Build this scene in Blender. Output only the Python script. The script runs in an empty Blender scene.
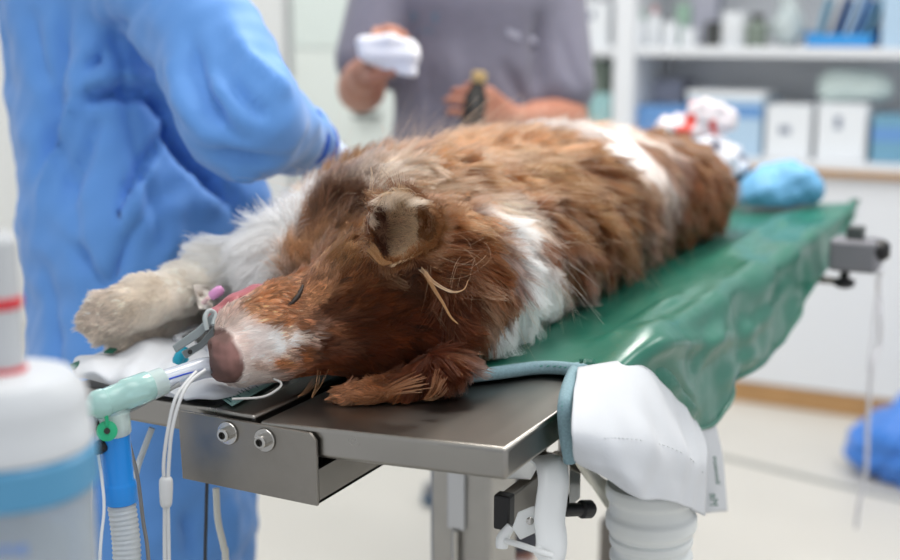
import bpy, bmesh, math, random
import numpy as np
import openvdb
from mathutils import Vector, Matrix
from mathutils.bvhtree import BVHTree
from mathutils.kdtree import KDTree

random.seed(7)
rng = np.random.default_rng(11)
SC = bpy.context.scene
COL = SC.collection

# ------------------------------------------------------------------ camera maths
FPX, CZ = 1250.0, 1.21
PIT, YAW = math.atan(255 / 1250), math.radians(27.4)
_cp, _sp, _cy, _sy = math.cos(PIT), math.sin(PIT), math.cos(YAW), math.sin(YAW)


def ray(px, py):
    a, b = (px - 450) / FPX, (py - 280) / FPX
    fwd, dz = _cp - b * _sp, -_sp - b * _cp
    return np.array([a * _cy - fwd * _sy, a * _sy + fwd * _cy, dz])


def P(px, py, z=None, x=None, y=None, t=None):
    """World point behind a photograph pixel, at a height, an x, a y or a depth."""
    d = ray(px, py)
    if z is not None:
        t = (z - CZ) / d[2]
    elif x is not None:
        t = x / d[0]
    elif y is not None:
        t = y / d[1]
    return np.array([0, 0, CZ]) + d * t


# ------------------------------------------------------------------ materials
def lin(c):
    return tuple(((v / 255) / 12.92 if v / 255 <= 0.04045 else ((v / 255 + 0.055) / 1.055) ** 2.4) for v in c)


def mat(name, rgb, rough=0.5, metal=0.0, spec=0.5, noise=0.0, nscale=30.0, bump=0.0, bscale=200.0, trans=0.0, ior=1.45, alpha=1.0,
        sheen=0.0, coat=0.0, sub=0.0, emit=0.0, stretch=None, rvar=0.0, thin=False):
    m = bpy.data.materials.new(name)
    m.use_nodes = True
    nt = m.node_tree
    b = nt.nodes['Principled BSDF']
    c = lin(rgb)
    b.inputs['Base Color'].default_value = (*c, 1)
    b.inputs['Roughness'].default_value = rough
    b.inputs['Metallic'].default_value = metal
    b.inputs['Specular IOR Level'].default_value = spec
    b.inputs['IOR'].default_value = ior
    b.inputs['Transmission Weight'].default_value = trans
    b.inputs['Alpha'].default_value = alpha
    b.inputs['Sheen Weight'].default_value = sheen
    b.inputs['Coat Weight'].default_value = coat
    if sub:
        b.inputs['Subsurface Weight'].default_value = sub
        b.inputs['Subsurface Radius'].default_value = (0.01, 0.005, 0.003)
        b.inputs['Subsurface Scale'].default_value = 0.5
    if emit:
        b.inputs['Emission Color'].default_value = (*c, 1)
        b.inputs['Emission Strength'].default_value = emit
    tc = nt.nodes.new('ShaderNodeTexCoord')
    src = tc.outputs['Object']
    if stretch:
        mp = nt.nodes.new('ShaderNodeMapping')
        mp.inputs['Scale'].default_value = stretch
        nt.links.new(src, mp.inputs['Vector'])
        src = mp.outputs['Vector']
    if noise or rvar:
        n = nt.nodes.new('ShaderNodeTexNoise')
        n.inputs['Scale'].default_value = nscale
        n.inputs['Detail'].default_value = 5
        nt.links.new(src, n.inputs['Vector'])
        if noise:
            mr = nt.nodes.new('ShaderNodeMapRange')
            mr.inputs['From Min'].default_value, mr.inputs['From Max'].default_value = 0.3, 0.7
            mr.inputs['To Min'].default_value, mr.inputs['To Max'].default_value = 1 - noise, 1 + noise
            nt.links.new(n.outputs['Fac'], mr.inputs['Value'])
            mx = nt.nodes.new('ShaderNodeVectorMath')
            mx.operation = 'SCALE'
            mx.inputs[0].default_value = c
            nt.links.new(mr.outputs['Result'], mx.inputs['Scale'])
            nt.links.new(mx.outputs['Vector'], b.inputs['Base Color'])
        if rvar:
            mr = nt.nodes.new('ShaderNodeMapRange')
            mr.inputs['From Min'].default_value, mr.inputs['From Max'].default_value = 0.3, 0.7
            mr.inputs['To Min'].default_value, mr.inputs['To Max'].default_value = rough - rvar, rough + rvar
            nt.links.new(n.outputs['Fac'], mr.inputs['Value'])
            nt.links.new(mr.outputs['Result'], b.inputs['Roughness'])
    if bump:
        n = nt.nodes.new('ShaderNodeTexNoise')
        n.inputs['Scale'].default_value = bscale
        n.inputs['Detail'].default_value = 3
        nt.links.new(src, n.inputs['Vector'])
        bp = nt.nodes.new('ShaderNodeBump')
        bp.inputs['Strength'].default_value = 1.0
        bp.inputs['Distance'].default_value = bump
        nt.links.new(n.outputs['Fac'], bp.inputs['Height'])
        nt.links.new(bp.outputs['Normal'], b.inputs['Normal'])
    return m


# ------------------------------------------------------------------ objects
def link(name, me, material=None, parent=None, smooth=False):
    if material is not None and not me.materials:
        me.materials.append(material)
    o = bpy.data.objects.new(name, me)
    COL.objects.link(o)
    if parent is not None:
        o.parent = parent
        o.matrix_parent_inverse = Matrix.Translation(parent.location).inverted() if parent.type == 'EMPTY' else Matrix()
    if smooth and hasattr(me, 'polygons'):
        me.polygons.foreach_set('use_smooth', np.ones(len(me.polygons), dtype=bool))
    return o


def tag(o, label=None, cat=None, group=None, kind=None):
    for k, v in (('label', label), ('category', cat), ('group', group), ('kind', kind)):
        if v:
            o[k] = v
    return o


def empty(name, loc, label=None, cat=None, group=None):
    o = bpy.data.objects.new(name, None)
    o.location = Vector(loc)
    o.empty_display_size = 0.05
    COL.objects.link(o)
    return tag(o, label, cat, group)


def mesh(name, verts, faces):
    me = bpy.data.meshes.new(name)
    me.from_pydata([tuple(map(float, v)) for v in verts], [], [tuple(map(int, f)) for f in faces])
    me.update()
    return me


class MB:
    """Collects shapes into one mesh."""

    def __init__(self):
        self.v, self.f = [], []

    def add(self, v, f):
        n = len(self.v)
        self.v += [tuple(map(float, p)) for p in v]
        self.f += [tuple(int(i) + n for i in q) for q in f]
        return self

    def box(self, lo, hi, bev=0.0, rot=None, about=None):
        bm = bmesh.new()
        bmesh.ops.create_cube(bm, size=1)
        lo, hi = np.array(lo, float), np.array(hi, float)
        for q in bm.verts:
            q.co = Vector((lo + hi) / 2 + np.array(q.co) * (hi - lo))
        if bev > 0:
            bmesh.ops.bevel(bm, geom=list(bm.edges), offset=bev, segments=2, affect='EDGES', profile=0.5)
        if rot is not None:
            c = Vector(about if about is not None else (lo + hi) / 2)
            for q in bm.verts:
                q.co = rot @ (q.co - c) + c
        bm.verts.index_update()
        self.add([q.co for q in bm.verts], [[q.index for q in f.verts] for f in bm.faces])
        bm.free()
        return self

    def tube(self, pts, r, n=12, res=1, cap=True, flat=None):
        """A swept round tube along a smoothed path; r a number or a list per point."""
        pts = np.array(pts, float)
        rr = np.full(len(pts), r, float) if np.isscalar(r) else np.array(r, float)
        if res > 1:
            pts, rr = catmull(pts, res), catmull(rr[:, None], res)[:, 0]
        tan = np.gradient(pts, axis=0)
        tan /= np.linalg.norm(tan, axis=1)[:, None] + 1e-12
        up = np.array([0, 0, 1.0]) if abs(tan[0][2]) < 0.9 else np.array([1.0, 0, 0])
        nrm = np.cross(tan[0], up)
        nrm /= np.linalg.norm(nrm)
        V = []
        for i, p in enumerate(pts):
            nrm = nrm - tan[i] * np.dot(nrm, tan[i])
            nrm /= np.linalg.norm(nrm) + 1e-12
            bi = np.cross(tan[i], nrm)
            for k in range(n):
                a = 2 * math.pi * k / n
                V.append(p + rr[i] * (math.cos(a) * nrm + math.sin(a) * bi * (flat or 1)))
        Fs = []
        m = len(pts)
        for i in range(m - 1):
            for k in range(n):
                k2 = (k + 1) % n
                Fs.append((i * n + k, i * n + k2, (i + 1) * n + k2, (i + 1) * n + k))
        if cap:
            Fs.append(tuple(range(n - 1, -1, -1)))
            Fs.append(tuple((m - 1) * n + k for k in range(n)))
        return self.add(V, Fs)

    def lathe(self, prof, base, axis=(0, 0, 1), n=32, closed=True):
        """prof: (radius, height) pairs along the axis from the base."""
        ax = np.array(axis, float)
        ax /= np.linalg.norm(ax)
        u = np.cross(ax, [1, 0, 0] if abs(ax[0]) < 0.8 else [0, 1, 0])
        u /= np.linalg.norm(u)
        w = np.cross(ax, u)
        V, Fs = [], []
        for r, h in prof:
            for k in range(n):
                a = 2 * math.pi * k / n
                V.append(np.array(base) + ax * h + r * (math.cos(a) * u + math.sin(a) * w))
        m = len(prof)
        for i in range(m - 1):
            for k in range(n):
                k2 = (k + 1) % n
                Fs.append((i * n + k, i * n + k2, (i + 1) * n + k2, (i + 1) * n + k))
        if closed:
            Fs.append(tuple(range(n - 1, -1, -1)))
            Fs.append(tuple((m - 1) * n + k for k in range(n)))
        return self.add(V, Fs)

    def prism(self, poly, d0, d1):
        """poly: 3-D points of an outline; extruded between offsets d0 and d1 (vectors)."""
        poly = np.array(poly, float)
        n = len(poly)
        V = [p + d0 for p in poly] + [p + d1 for p in poly]
        Fs = [tuple(range(n - 1, -1, -1)), tuple(range(n, 2 * n))]
        Fs += [(i, (i + 1) % n, n + (i + 1) % n, n + i) for i in range(n)]
        return self.add(V, Fs)

    def build(self, name, material=None, parent=None, smooth=False, bevel=0.0):
        me = mesh(name, self.v, self.f)
        bm = bmesh.new()
        bm.from_mesh(me)
        bmesh.ops.recalc_face_normals(bm, faces=bm.faces)
        if bevel:
            bmesh.ops.bevel(bm, geom=[e for e in bm.edges if len(e.link_faces) == 2 and e.calc_face_angle(0) > 0.6], offset=bevel,
                            segments=2, affect='EDGES', profile=0.5, clamp_overlap=True)
        if smooth:
            for f in bm.faces:
                f.smooth = True
            for e in bm.edges:
                e.smooth = not (len(e.link_faces) == 2 and e.calc_face_angle(0) > 0.7)
        bm.to_mesh(me)
        bm.free()
        return link(name, me, material, parent)


def catmull(p, res):
    p = np.array(p, float)
    q = np.vstack([2 * p[0] - p[1], p, 2 * p[-1] - p[-2]])
    out = []
    for i in range(1, len(q) - 2):
        for s in np.linspace(0, 1, res, endpoint=False):
            a, b, c, d = q[i - 1], q[i], q[i + 1], q[i + 2]
            out.append(0.5 * (2 * b + (c - a) * s + (2 * a - 5 * b + 4 * c - d) * s * s + (3 * b - a - 3 * c + d) * s ** 3))
    out.append(p[-1])
    return np.array(out)


def patch(grid, ru, rv):
    """Smooth surface through a grid of 3-D control points: dense array (rows, cols, 3)."""
    g = np.array(grid, float)
    rows = np.array([catmull(r, ru) for r in g])
    cols = np.array([catmull(rows[:, j], rv) for j in range(rows.shape[1])])
    return np.swapaxes(cols, 0, 1)


def grid_normals(g):
    du, dv = np.gradient(g, axis=1), np.gradient(g, axis=0)
    n = np.cross(du, dv)
    return n / (np.linalg.norm(n, axis=2)[..., None] + 1e-12)


def sheet(name, g, thick, material, parent=None, skip=None):
    """A grid of points as a sheet with real thickness (below the surface normal)."""
    h, w = g.shape[:2]
    n = grid_normals(g)
    V = np.vstack([g.reshape(-1, 3), (g - n * thick).reshape(-1, 3)])
    N = h * w
    keep = np.ones((h - 1, w - 1), bool) if skip is None else ~skip
    Fs = []
    for i in range(h - 1):
        for j in range(w - 1):
            if not keep[i, j]:
                continue
            a, b, c, d = i * w + j, i * w + j + 1, (i + 1) * w + j + 1, (i + 1) * w + j
            Fs.append((a, b, c, d))
            Fs.append((N + d, N + c, N + b, N + a))
            for (ii, jj, e) in ((i - 1, j, (b, a)), (i + 1, j, (d, c)), (i, j - 1, (a, d)), (i, j + 1, (c, b))):
                if not (0 <= ii < h - 1 and 0 <= jj < w - 1 and keep[ii, jj]):
                    Fs.append((e[0], e[1], N + e[1], N + e[0]))
    me = mesh(name, V, Fs)
    bm = bmesh.new()
    bm.from_mesh(me)
    loose = [v for v in bm.verts if not v.link_faces]
    bmesh.ops.delete(bm, geom=loose, context='VERTS')
    bmesh.ops.recalc_face_normals(bm, faces=bm.faces)
    bm.to_mesh(me)
    bm.free()
    return link(name, me, material, parent, smooth=True)


def wob(p, f, seed=0):
    """Smooth vector noise in about [-1, 1]: p (n,3), spatial frequency f."""
    r = np.random.default_rng(seed)
    out = np.zeros_like(p)
    for k in range(5):
        d = r.normal(size=(3, 3))
        d /= np.linalg.norm(d, axis=1)[:, None]
        ph = r.uniform(0, 6.28, 3)
        ff = f * r.uniform(0.6, 1.7)
        out += np.sin(p @ d.T * ff * 6.28 + ph)
    return out / 2.6


# ------------------------------------------------------------------ solid modelling on a distance grid
class Solid:
    def __init__(self, lo, hi, vox):
        self.lo, self.vox = np.array(lo, float), vox
        self.n = np.ceil((np.array(hi, float) - self.lo) / vox).astype(int) + 1
        self.d = np.full(tuple(self.n), 1.0, np.float32)

    def _sub(self, lo, hi):
        a = np.clip(np.floor((lo - self.lo) / self.vox).astype(int), 0, self.n - 1)
        b = np.clip(np.ceil((hi - self.lo) / self.vox).astype(int) + 1, 1, self.n)
        ax = [self.lo[i] + np.arange(a[i], b[i]) * self.vox for i in range(3)]
        g = np.stack(np.meshgrid(*ax, indexing='ij'), -1).astype(np.float32)
        return tuple(slice(a[i], b[i]) for i in range(3)), g

    def _put(self, sl, dist, k, op):
        cur = self.d[sl]
        if op == 'add':
            h = np.maximum(k - np.abs(cur - dist), 0) / k
            self.d[sl] = np.minimum(cur, dist) - h * h * k * 0.25
        else:
            dist = -dist
            h = np.maximum(k - np.abs(cur - dist), 0) / k
            self.d[sl] = np.maximum(cur, dist) + h * h * k * 0.25

    def cone(self, a, b, ra, rb, k=0.02, flat=None, op='add'):
        """Tapered capsule; flat = (direction, factor) squashes the section along a direction."""
        a, b = np.array(a, float), np.array(b, float)
        m = max(ra, rb) * (max(1.0, flat[1]) if flat else 1) + k + 3 * self.vox
        sl, g = self._sub(np.minimum(a, b) - m, np.maximum(a, b) + m)
        ab = b - a
        L2 = float(ab @ ab) + 1e-12
        q = g - a
        s = np.clip((q @ ab) / L2, 0, 1)
        q = q - s[..., None] * ab
        if flat:
            fd = np.array(flat[0], float)
            fd /= np.linalg.norm(fd)
            q = q + (q @ fd)[..., None] * fd * (1 / flat[1] - 1)
        self._put(sl, np.linalg.norm(q, axis=-1) - (ra + (rb - ra) * s), k, op)
        return self

    def chain(self, pts, rs, k=0.02, flat=None, op='add'):
        for i in range(len(pts) - 1):
            self.cone(pts[i], pts[i + 1], rs[i], rs[i + 1], k, flat, op)
        return self

    def ell(self, c, r, R=None, k=0.02, op='add'):
        """Ellipsoid; R rows are its axes."""
        c, r = np.array(c, float), np.array(r, float)
        R = np.eye(3) if R is None else np.array(R, float)
        m = np.sqrt(((R * r[:, None]) ** 2).sum(0)) + k + 3 * self.vox
        sl, g = self._sub(c - m, c + m)
        q = (g - c) @ R.T
        k0 = np.linalg.norm(q / r, axis=-1)
        k1 = np.linalg.norm(q / (r * r), axis=-1) + 1e-9
        self._put(sl, k0 * (k0 - 1) / k1, k, op)
        return self

    def cut(self, p, n, k=0.004):
        """Removes what lies on the side the normal points to."""
        p, n = np.array(p, float), np.array(n, float)
        n /= np.linalg.norm(n)
        sl, g = self._sub(self.lo, self.lo + self.n * self.vox)
        self._put(sl, -((g - p) @ n).astype(np.float32), k, 'sub')
        return self

    def data(self):
        gr = openvdb.FloatGrid(1.0)
        gr.copyFromArray(np.clip(self.d, -1, 1))
        gr.transform = openvdb.createLinearTransform(voxelSize=self.vox)
        pts, tris, quads = gr.convertToPolygons(isovalue=0.0, adaptivity=0.0)
        return np.array(pts, float) + self.lo, [tuple(q[::-1]) for q in tris] + [tuple(q) for q in quads]

    def mesh(self, name, smooth=3):
        v, f = self.data()
        v = relax(v, f, smooth)
        return mesh(name, v, f)


def relax(v, f, it, amt=0.5):
    e = set()
    for q in f:
        for i in range(len(q)):
            a, b = q[i], q[(i + 1) % len(q)]
            e.add((a, b) if a < b else (b, a))
    e = np.array(list(e))
    deg = np.bincount(e.ravel(), minlength=len(v)).astype(float)[:, None] + 1e-9
    for _ in range(it):
        for s in (amt, -amt * 1.02):
            acc = np.zeros_like(v)
            for k in range(3):
                acc[:, k] = np.bincount(e[:, 0], weights=v[e[:, 1], k], minlength=len(v)) + np.bincount(e[:, 1], weights=v[e[:, 0], k], minlength=len(v))
            v = v + s * (acc / deg - v)
    return v


def verts_of(me):
    v = np.zeros(len(me.vertices) * 3)
    me.vertices.foreach_get('co', v)
    return v.reshape(-1, 3)


def normals_of(me):
    v = np.zeros(len(me.vertices) * 3)
    me.vertices.foreach_get('normal', v)
    return v.reshape(-1, 3)


def set_verts(me, v):
    me.vertices.foreach_set('co', np.asarray(v, float).ravel())
    me.update()


def bvh_of(me):
    return BVHTree.FromPolygons([tuple(v) for v in verts_of(me)], [tuple(p.vertices) for p in me.polygons])


def hit(bvh, px, py):
    d = Vector(ray(px, py))
    h = bvh.ray_cast(Vector((0, 0, CZ)), d.normalized())
    return None if h[0] is None else np.array(h[0])


def crease(me, lines, bvh=None):
    """Presses folds into cloth: lines of (points, width, depth); the points are 3-D, or pixels when a bvh is given."""
    v, n = verts_of(me), normals_of(me)
    disp = np.zeros(len(v))
    for pts, w, dep in lines:
        if bvh is not None:
            pp = [hit(bvh, *q) for q in pts]
            pp = [q for q in pp if q is not None]
        else:
            pp = pts
        if len(pp) < 2:
            continue
        pp = catmull(np.array(pp), 8)
        best, prog = np.full(len(v), 1e9), np.zeros(len(v))
        for i in range(len(pp) - 1):
            ab = pp[i + 1] - pp[i]
            s = np.clip(((v - pp[i]) @ ab) / (ab @ ab + 1e-12), 0, 1)
            d = np.linalg.norm(v - pp[i] - s[:, None] * ab, axis=1)
            up = d < best
            best[up] = d[up]
            prog[up] = (i + s[up]) / (len(pp) - 1)
        disp += dep * np.exp(-(best / w) ** 2) * np.clip(4 * prog * (1 - prog) + 0.15, 0, 1)
    set_verts(me, v + n * disp[:, None])


def to_empty_space(o):
    return o
# ------------------------------------------------------------------ camera, world, lamps
cam = bpy.data.cameras.new('camera')
cam.lens, cam.sensor_width, cam.sensor_fit = 50.0, 36.0, 'HORIZONTAL'
cam.clip_start = 0.05
cam.dof.use_dof = True
cam.dof.focus_distance = 1.08
cam.dof.aperture_fstop = 3.0
co = bpy.data.objects.new('camera', cam)
co.location = (0, 0, CZ)
co.rotation_euler = (math.pi / 2 - PIT, 0, YAW)
COL.objects.link(co)
SC.camera = co
SC.view_settings.view_transform = 'Standard'
SC.view_settings.look = 'None'
SC.view_settings.gamma = 1.0
SC.view_settings.exposure = -0.27
SC.cycles.use_denoising = True
SC.cycles.denoising_input_passes = 'RGB_ALBEDO_NORMAL'
SC.cycles.use_adaptive_sampling = False
SC.cycles.max_bounces = 10
SC.cycles.transparent_max_bounces = 12
SC.cycles.sample_clamp_indirect = 6.0

w = bpy.data.worlds.new('world')
SC.world = w
w.use_nodes = True
w.node_tree.nodes['Background'].inputs['Color'].default_value = (0.95, 0.97, 1.0, 1)
w.node_tree.nodes['Background'].inputs['Strength'].default_value = 0.9


def area(name, loc, size, power, target=None, color=(1, 1, 1)):
    l = bpy.data.lights.new(name, 'AREA')
    l.shape = 'RECTANGLE'
    l.size, l.size_y = size
    l.energy, l.color = power, color
    o = bpy.data.objects.new(name, l)
    o.location = loc
    if target is not None:
        o.rotation_euler = (Vector(target) - Vector(loc)).to_track_quat('-Z', 'Y').to_euler()
    COL.objects.link(o)
    return o


area('unseen_overhead_light', (-1.0, 3.0, 2.62), (0.6, 1.8), 22, color=(1, 0.99, 0.97))
area('unseen_overhead_light', (-2.6, 2.6, 2.62), (0.6, 1.8), 32, color=(1, 0.99, 0.97))
area('unseen_overhead_light', (0.5, 2.6, 2.62), (0.6, 1.8), 24, color=(1, 0.99, 0.97))
area('unseen_overhead_light', (-0.1, 0.5, 2.62), (1.4, 0.6), 17, color=(1, 0.99, 0.97))  # added key light near the camera to brighten the foreground
area('unseen_warm_light', (-0.75, 1.9, 2.3), (0.5, 0.5), 22, target=(-0.65, 1.35, 1.0), color=(1, 0.95, 0.88))  # unseen warm area light aimed down at the dog

# ------------------------------------------------------------------ room
M = {}
M['wall'] = mat('white wall paint', (232, 234, 234), 0.7, bump=0.0003, bscale=120)
M['floor'] = mat('pale grey vinyl floor', (206, 203, 196), 0.45, noise=0.03, nscale=3, bump=0.0002, bscale=300, rvar=0.08)
M['ceiling'] = mat('ceiling paint', (240, 240, 238), 0.8)
M['strip'] = mat('grey floor strip', (160, 162, 158), 0.4, metal=0.3)
M['white_lam'] = mat('white laminate', (228, 231, 235), 0.35)
M['wood'] = mat('beech edging', (178, 138, 92), 0.5, noise=0.12, nscale=14, stretch=(1, 8, 8))
M['mint_glass'] = mat('frosted mint glass door', (214, 224, 220), 0.3, spec=0.5)
M['grey_metal'] = mat('dark grey handle', (90, 95, 95), 0.4, metal=0.6)

XL, XR, YB, ZC = -3.9, 1.6, 4.32, 2.7


def struct(name, lo, hi, m):
    o = MB().box(lo, hi).build(name, m)
    return tag(o, kind='structure')


struct('floor', (XL - 0.1, -0.6, -0.1), (XR + 0.1, YB + 0.1, 0), M['floor'])
struct('ceiling', (XL - 0.1, 0.6, ZC), (XR + 0.1, YB + 0.1, ZC + 0.1), M['ceiling'])
struct('wall_back', (XL - 0.1, YB, 0), (XR + 0.1, YB + 0.1, ZC), M['wall'])
struct('wall_left', (XL - 0.1, -0.6, 0), (XL, YB, ZC), M['wall'])
struct('trim_1', (P(290, 60, y=YB)[0] - 0.42, YB - 0.16, 0), (P(290, 60, y=4.16)[0] - 0.02, YB, ZC), M['wall'])
# grey drain strip in the floor
a, b = P(722, 457, z=0), P(900, 500, z=0)
d = (b - a) / np.linalg.norm(b - a)
nn = np.array([-d[1], d[0], 0])
a2, b2 = a - d * 0.9, b + d * 1.2
st = MB().prism([a2 - nn * 0.012, b2 - nn * 0.012, b2 + nn * 0.012, a2 + nn * 0.012], (0, 0, 0.0005), (0, 0, 0.003)).build('trim_2', M['strip'])
tag(st, kind='structure')

# ------------------------------------------------------------------ shelving wall
YF = 3.93
unit = empty('wall_cabinet', (0, YF, 0), 'long white shelf unit with beech edged counter and white base panels behind the dog', 'cabinet')
zc = P(850, 163, y=YF)[2]                  # counter top
zs = P(760, 47, y=YF + 0.02)[2]            # shelf top
zs0 = P(760, 57, y=YF + 0.02)[2]
x0, x1 = P(612, 80, y=YF)[0], P(632, 80, y=YF)[0]
XU0, XU1 = x0 - 0.72, 1.3
zb = P(800, 389, y=YF)[2]
MB().box((XU0, YF + 0.37, 0.0), (XU1, YB - 0.004, 2.3)).build('back_panel', M['white_lam'], unit)
for xa, xb in ((XU0, XU0 + 0.03), (x0, x1), (XU1 - 0.03, XU1)):
    MB().box((xa, YF + 0.01, zc), (xb, YF + 0.369, 2.3), 0.002).build('upright', M['white_lam'], unit)
for za, zb_ in ((zs0, zs), (zs0 + 0.42, zs + 0.42), (2.26, 2.3)):
    for xa, xb in ((XU0 + 0.031, x0 - 0.001), (x1 + 0.001, XU1 - 0.031)):
        MB().box((xa, YF + 0.02, za), (xb, YF + 0.369, zb_), 0.002).build('shelf', M['white_lam'], unit)
MB().box((XU0, YF - 0.02, zc - 0.022), (XU1, YF + 0.369, zc - 0.0005), 0.002).build('counter', M['white_lam'], unit)
MB().box((XU0, YF - 0.024, zc - 0.042), (XU1, YF + 0.36, zc - 0.0225), 0.002).build('counter_edge', M['wood'], unit)
xx = XU0
while xx < XU1 - 0.1:
    xe = min(xx + 0.9, XU1)
    MB().box((xx + 0.002, YF, zb + 0.003), (xe - 0.002, YF + 0.36, zc - 0.043), 0.002).build('base_panel', M['white_lam'], unit)
    xx = xe
MB().box((XU0, YF + 0.004, 0.001), (XU1, YF + 0.36, zb), 0.002).build('plinth', M['wood'], unit)

# tall mint cupboard behind the man
yc = 4.0
cx0, cx1 = P(290, 60, y=yc)[0], XU0 - 0.01
cup = empty('tall_cupboard', (cx0, yc, 0), 'tall pale mint cupboard with grey handle behind the man in grey', 'cupboard')
zsplit = P(330, 48, y=yc)[2]
MB().box((cx0, yc + 0.02, 0.002), (cx1, YB - 0.004, 2.1), 0.003).build('body', M['white_lam'], cup)
dr = MB().box((cx0 + 0.012, yc, 0.06), (cx1 - 0.004, yc + 0.018, zsplit - 0.004), 0.003).build('door', mat('mint door panel', (220, 227, 223), 0.35), cup)
hp = P(371, 115, y=yc)
MB().box(hp - [0.055, 0.045, 0.01], hp + [0.045, -0.02, 0.01], 0.004).box(hp - [0.05, 0.03, 0.006], hp + [-0.035, 0.0, 0.006]).box(hp + [0.028, -0.03, -0.006], hp + [0.04, 0.0, 0.006]).build('handle', M['grey_metal'], dr)
MB().box((cx0 + 0.012, yc, zsplit), (cx1 - 0.004, yc + 0.018, 2.08), 0.003).build('upper_door', M['mint_glass'], cup)
# ------------------------------------------------------------------ surgical table
M['steel'] = mat('brushed stainless steel', (152, 149, 144), 0.3, metal=1.0, noise=0.02, nscale=2, stretch=(14, 1, 14), rvar=0.03)
M['steel_plain'] = mat('steel plate', (142, 138, 132), 0.36, metal=1.0, noise=0.05, nscale=60, rvar=0.06)
M['bolt'] = mat('bolt steel', (188, 186, 182), 0.22, metal=1.0)
M['black'] = mat('black plastic', (24, 24, 26), 0.4)
M['column'] = mat('table column steel', (172, 170, 166), 0.35, metal=0.85, noise=0.05, nscale=30)
M['dark'] = mat('dark gap', (40, 38, 36), 0.6)
TZ = 0.88
TX0, XS0, XS1, TX1 = -0.835, -0.625, -0.612, -0.380
TY0, TY1 = 0.827, 2.27
TILT = 0.013 / (TX1 - XS1)


def table_z(x):
    return TZ + np.maximum(0, np.asarray(x) - XS1) * TILT


table = empty('operating_table', (-0.61, 1.5, 0), 'stainless steel operating table with a split top carrying the dog', 'table')


def panel(name, x0, x1, y0, y1, z0, z1):
    """Folded steel tray: top with rolled edges and a skirt."""
    bm = bmesh.new()
    T = 0.026
    V = [bm.verts.new(q) for q in ((x0, y0, z0 - T), (x1, y0, z1 - T), (x1, y1, z1 - T), (x0, y1, z0 - T), (x0, y0, z0), (x1, y0, z1), (x1, y1, z1), (x0, y1, z0))]
    for f in ((3, 2, 1, 0), (4, 5, 6, 7), (0, 1, 5, 4), (1, 2, 6, 5), (2, 3, 7, 6), (3, 0, 4, 7)):
        bm.faces.new([V[i] for i in f])
    bmesh.ops.bevel(bm, geom=list(bm.edges), offset=0.0035, segments=4, affect='EDGES', profile=0.5)
    for f in bm.faces:
        f.smooth = f.calc_area() < 0.002
    me = bpy.data.meshes.new(name)
    bm.to_mesh(me)
    bm.free()
    return link(name, me, M['steel'], table)


panel('top_panel', TX0, XS0, 0.839, TY1, TZ, TZ)
panel('top_panel', XS1, TX1, TY0, TY1, TZ, TZ + 0.013)
# pivot bracket: channel beam under the gap with its end plate and two socket bolts
px0, px1 = -0.694, -0.550
pl = [(px0 + 0.002, 0.8245, 0.8172), (px1, 0.8245, 0.8172), (px1, 0.8245, 0.874), (px1 - 0.006, 0.8245, 0.880), (px0, 0.8245, 0.880)]
plate = MB().prism(pl, (0, -0.0035, 0), (0, 0, 0)).build('pivot_plate', M['steel_plain'], table, bevel=0.0008)
for (bx, by) in ((228, 433), (265, 440)):
    c = P(bx, by, y=0.8205)
    MB().lathe([(0.0103, 0), (0.0103, 0.0012), (0.0098, 0.0018), (0.006, 0.0018)], c, (0, -1, 0), 36).build('washer', M['bolt'], plate, smooth=True)
    MB().lathe([(0.0058, 0), (0.0058, 0.0062), (0.0052, 0.0068), (0.0034, 0.0068), (0.0032, 0.003), (0.0001, 0.003)], c + [0, -0.0018, 0], (0, -1, 0), 24).build('socket_bolt', M['bolt'], plate, smooth=True)
    MB().lathe([(0.0031, 0), (0.0031, 0.0004)], c + [0, -0.0050, 0], (0, -1, 0), 6).build('socket', M['dark'], plate)
bm_ = MB()
bm_.box((px0 + 0.004, 0.826, 0.818), (px1 - 0.001, 2.1, 0.8205))
bm_.box((px1 - 0.004, 0.826, 0.818), (px1 - 0.001, 2.1, 0.848))
bm_.box((px0 + 0.004, 0.826, 0.818), (px0 + 0.007, 2.1, 0.848))
bm_.build('channel_beam', M['steel_plain'], table)
MB().box((px0 + 0.03, 0.86, 0.83), (px1 - 0.02, 2.05, 0.852)).build('pivot_core', M['dark'], table)
# two lifting columns with feet and a base beam
for yy in (1.24, 1.86):
    cl = MB().box((-0.655, yy - 0.03, 0.33), (-0.575, yy + 0.045, 0.8175), 0.006).build('column', M['column'], table)
    MB().box((-0.668, yy - 0.045, 0.07), (-0.562, yy + 0.06, 0.42), 0.006).build('column_sleeve', M['steel_plain'], cl)
    MB().box((-0.628, yy - 0.036, 0.64), (-0.606, yy - 0.0305, 0.78), 0.002).build('gas_spring_plate', mat('zinc plate', (200, 202, 205), 0.35, metal=0.7), cl)
    MB().tube([(-0.617, yy - 0.037, 0.64), (-0.617, yy - 0.037, 0.45)], 0.004).build('gas_spring_rod', M['bolt'], cl, smooth=True)
    MB().box((-0.86, yy - 0.035, 0.02), (-0.37, yy + 0.035, 0.07), 0.008).build('foot', M['steel_plain'], table)
    for xx in (-0.84, -0.39):
        MB().lathe([(0.02, 0), (0.022, 0.004), (0.022, 0.016), (0.012, 0.0195)], (xx, yy, 0.0005)).build('foot_pad', M['black'], table, smooth=True)
MB().box((-0.64, 1.28, 0.03), (-0.59, 1.83, 0.066), 0.004).build('base_beam', M['steel_plain'], table)
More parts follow.
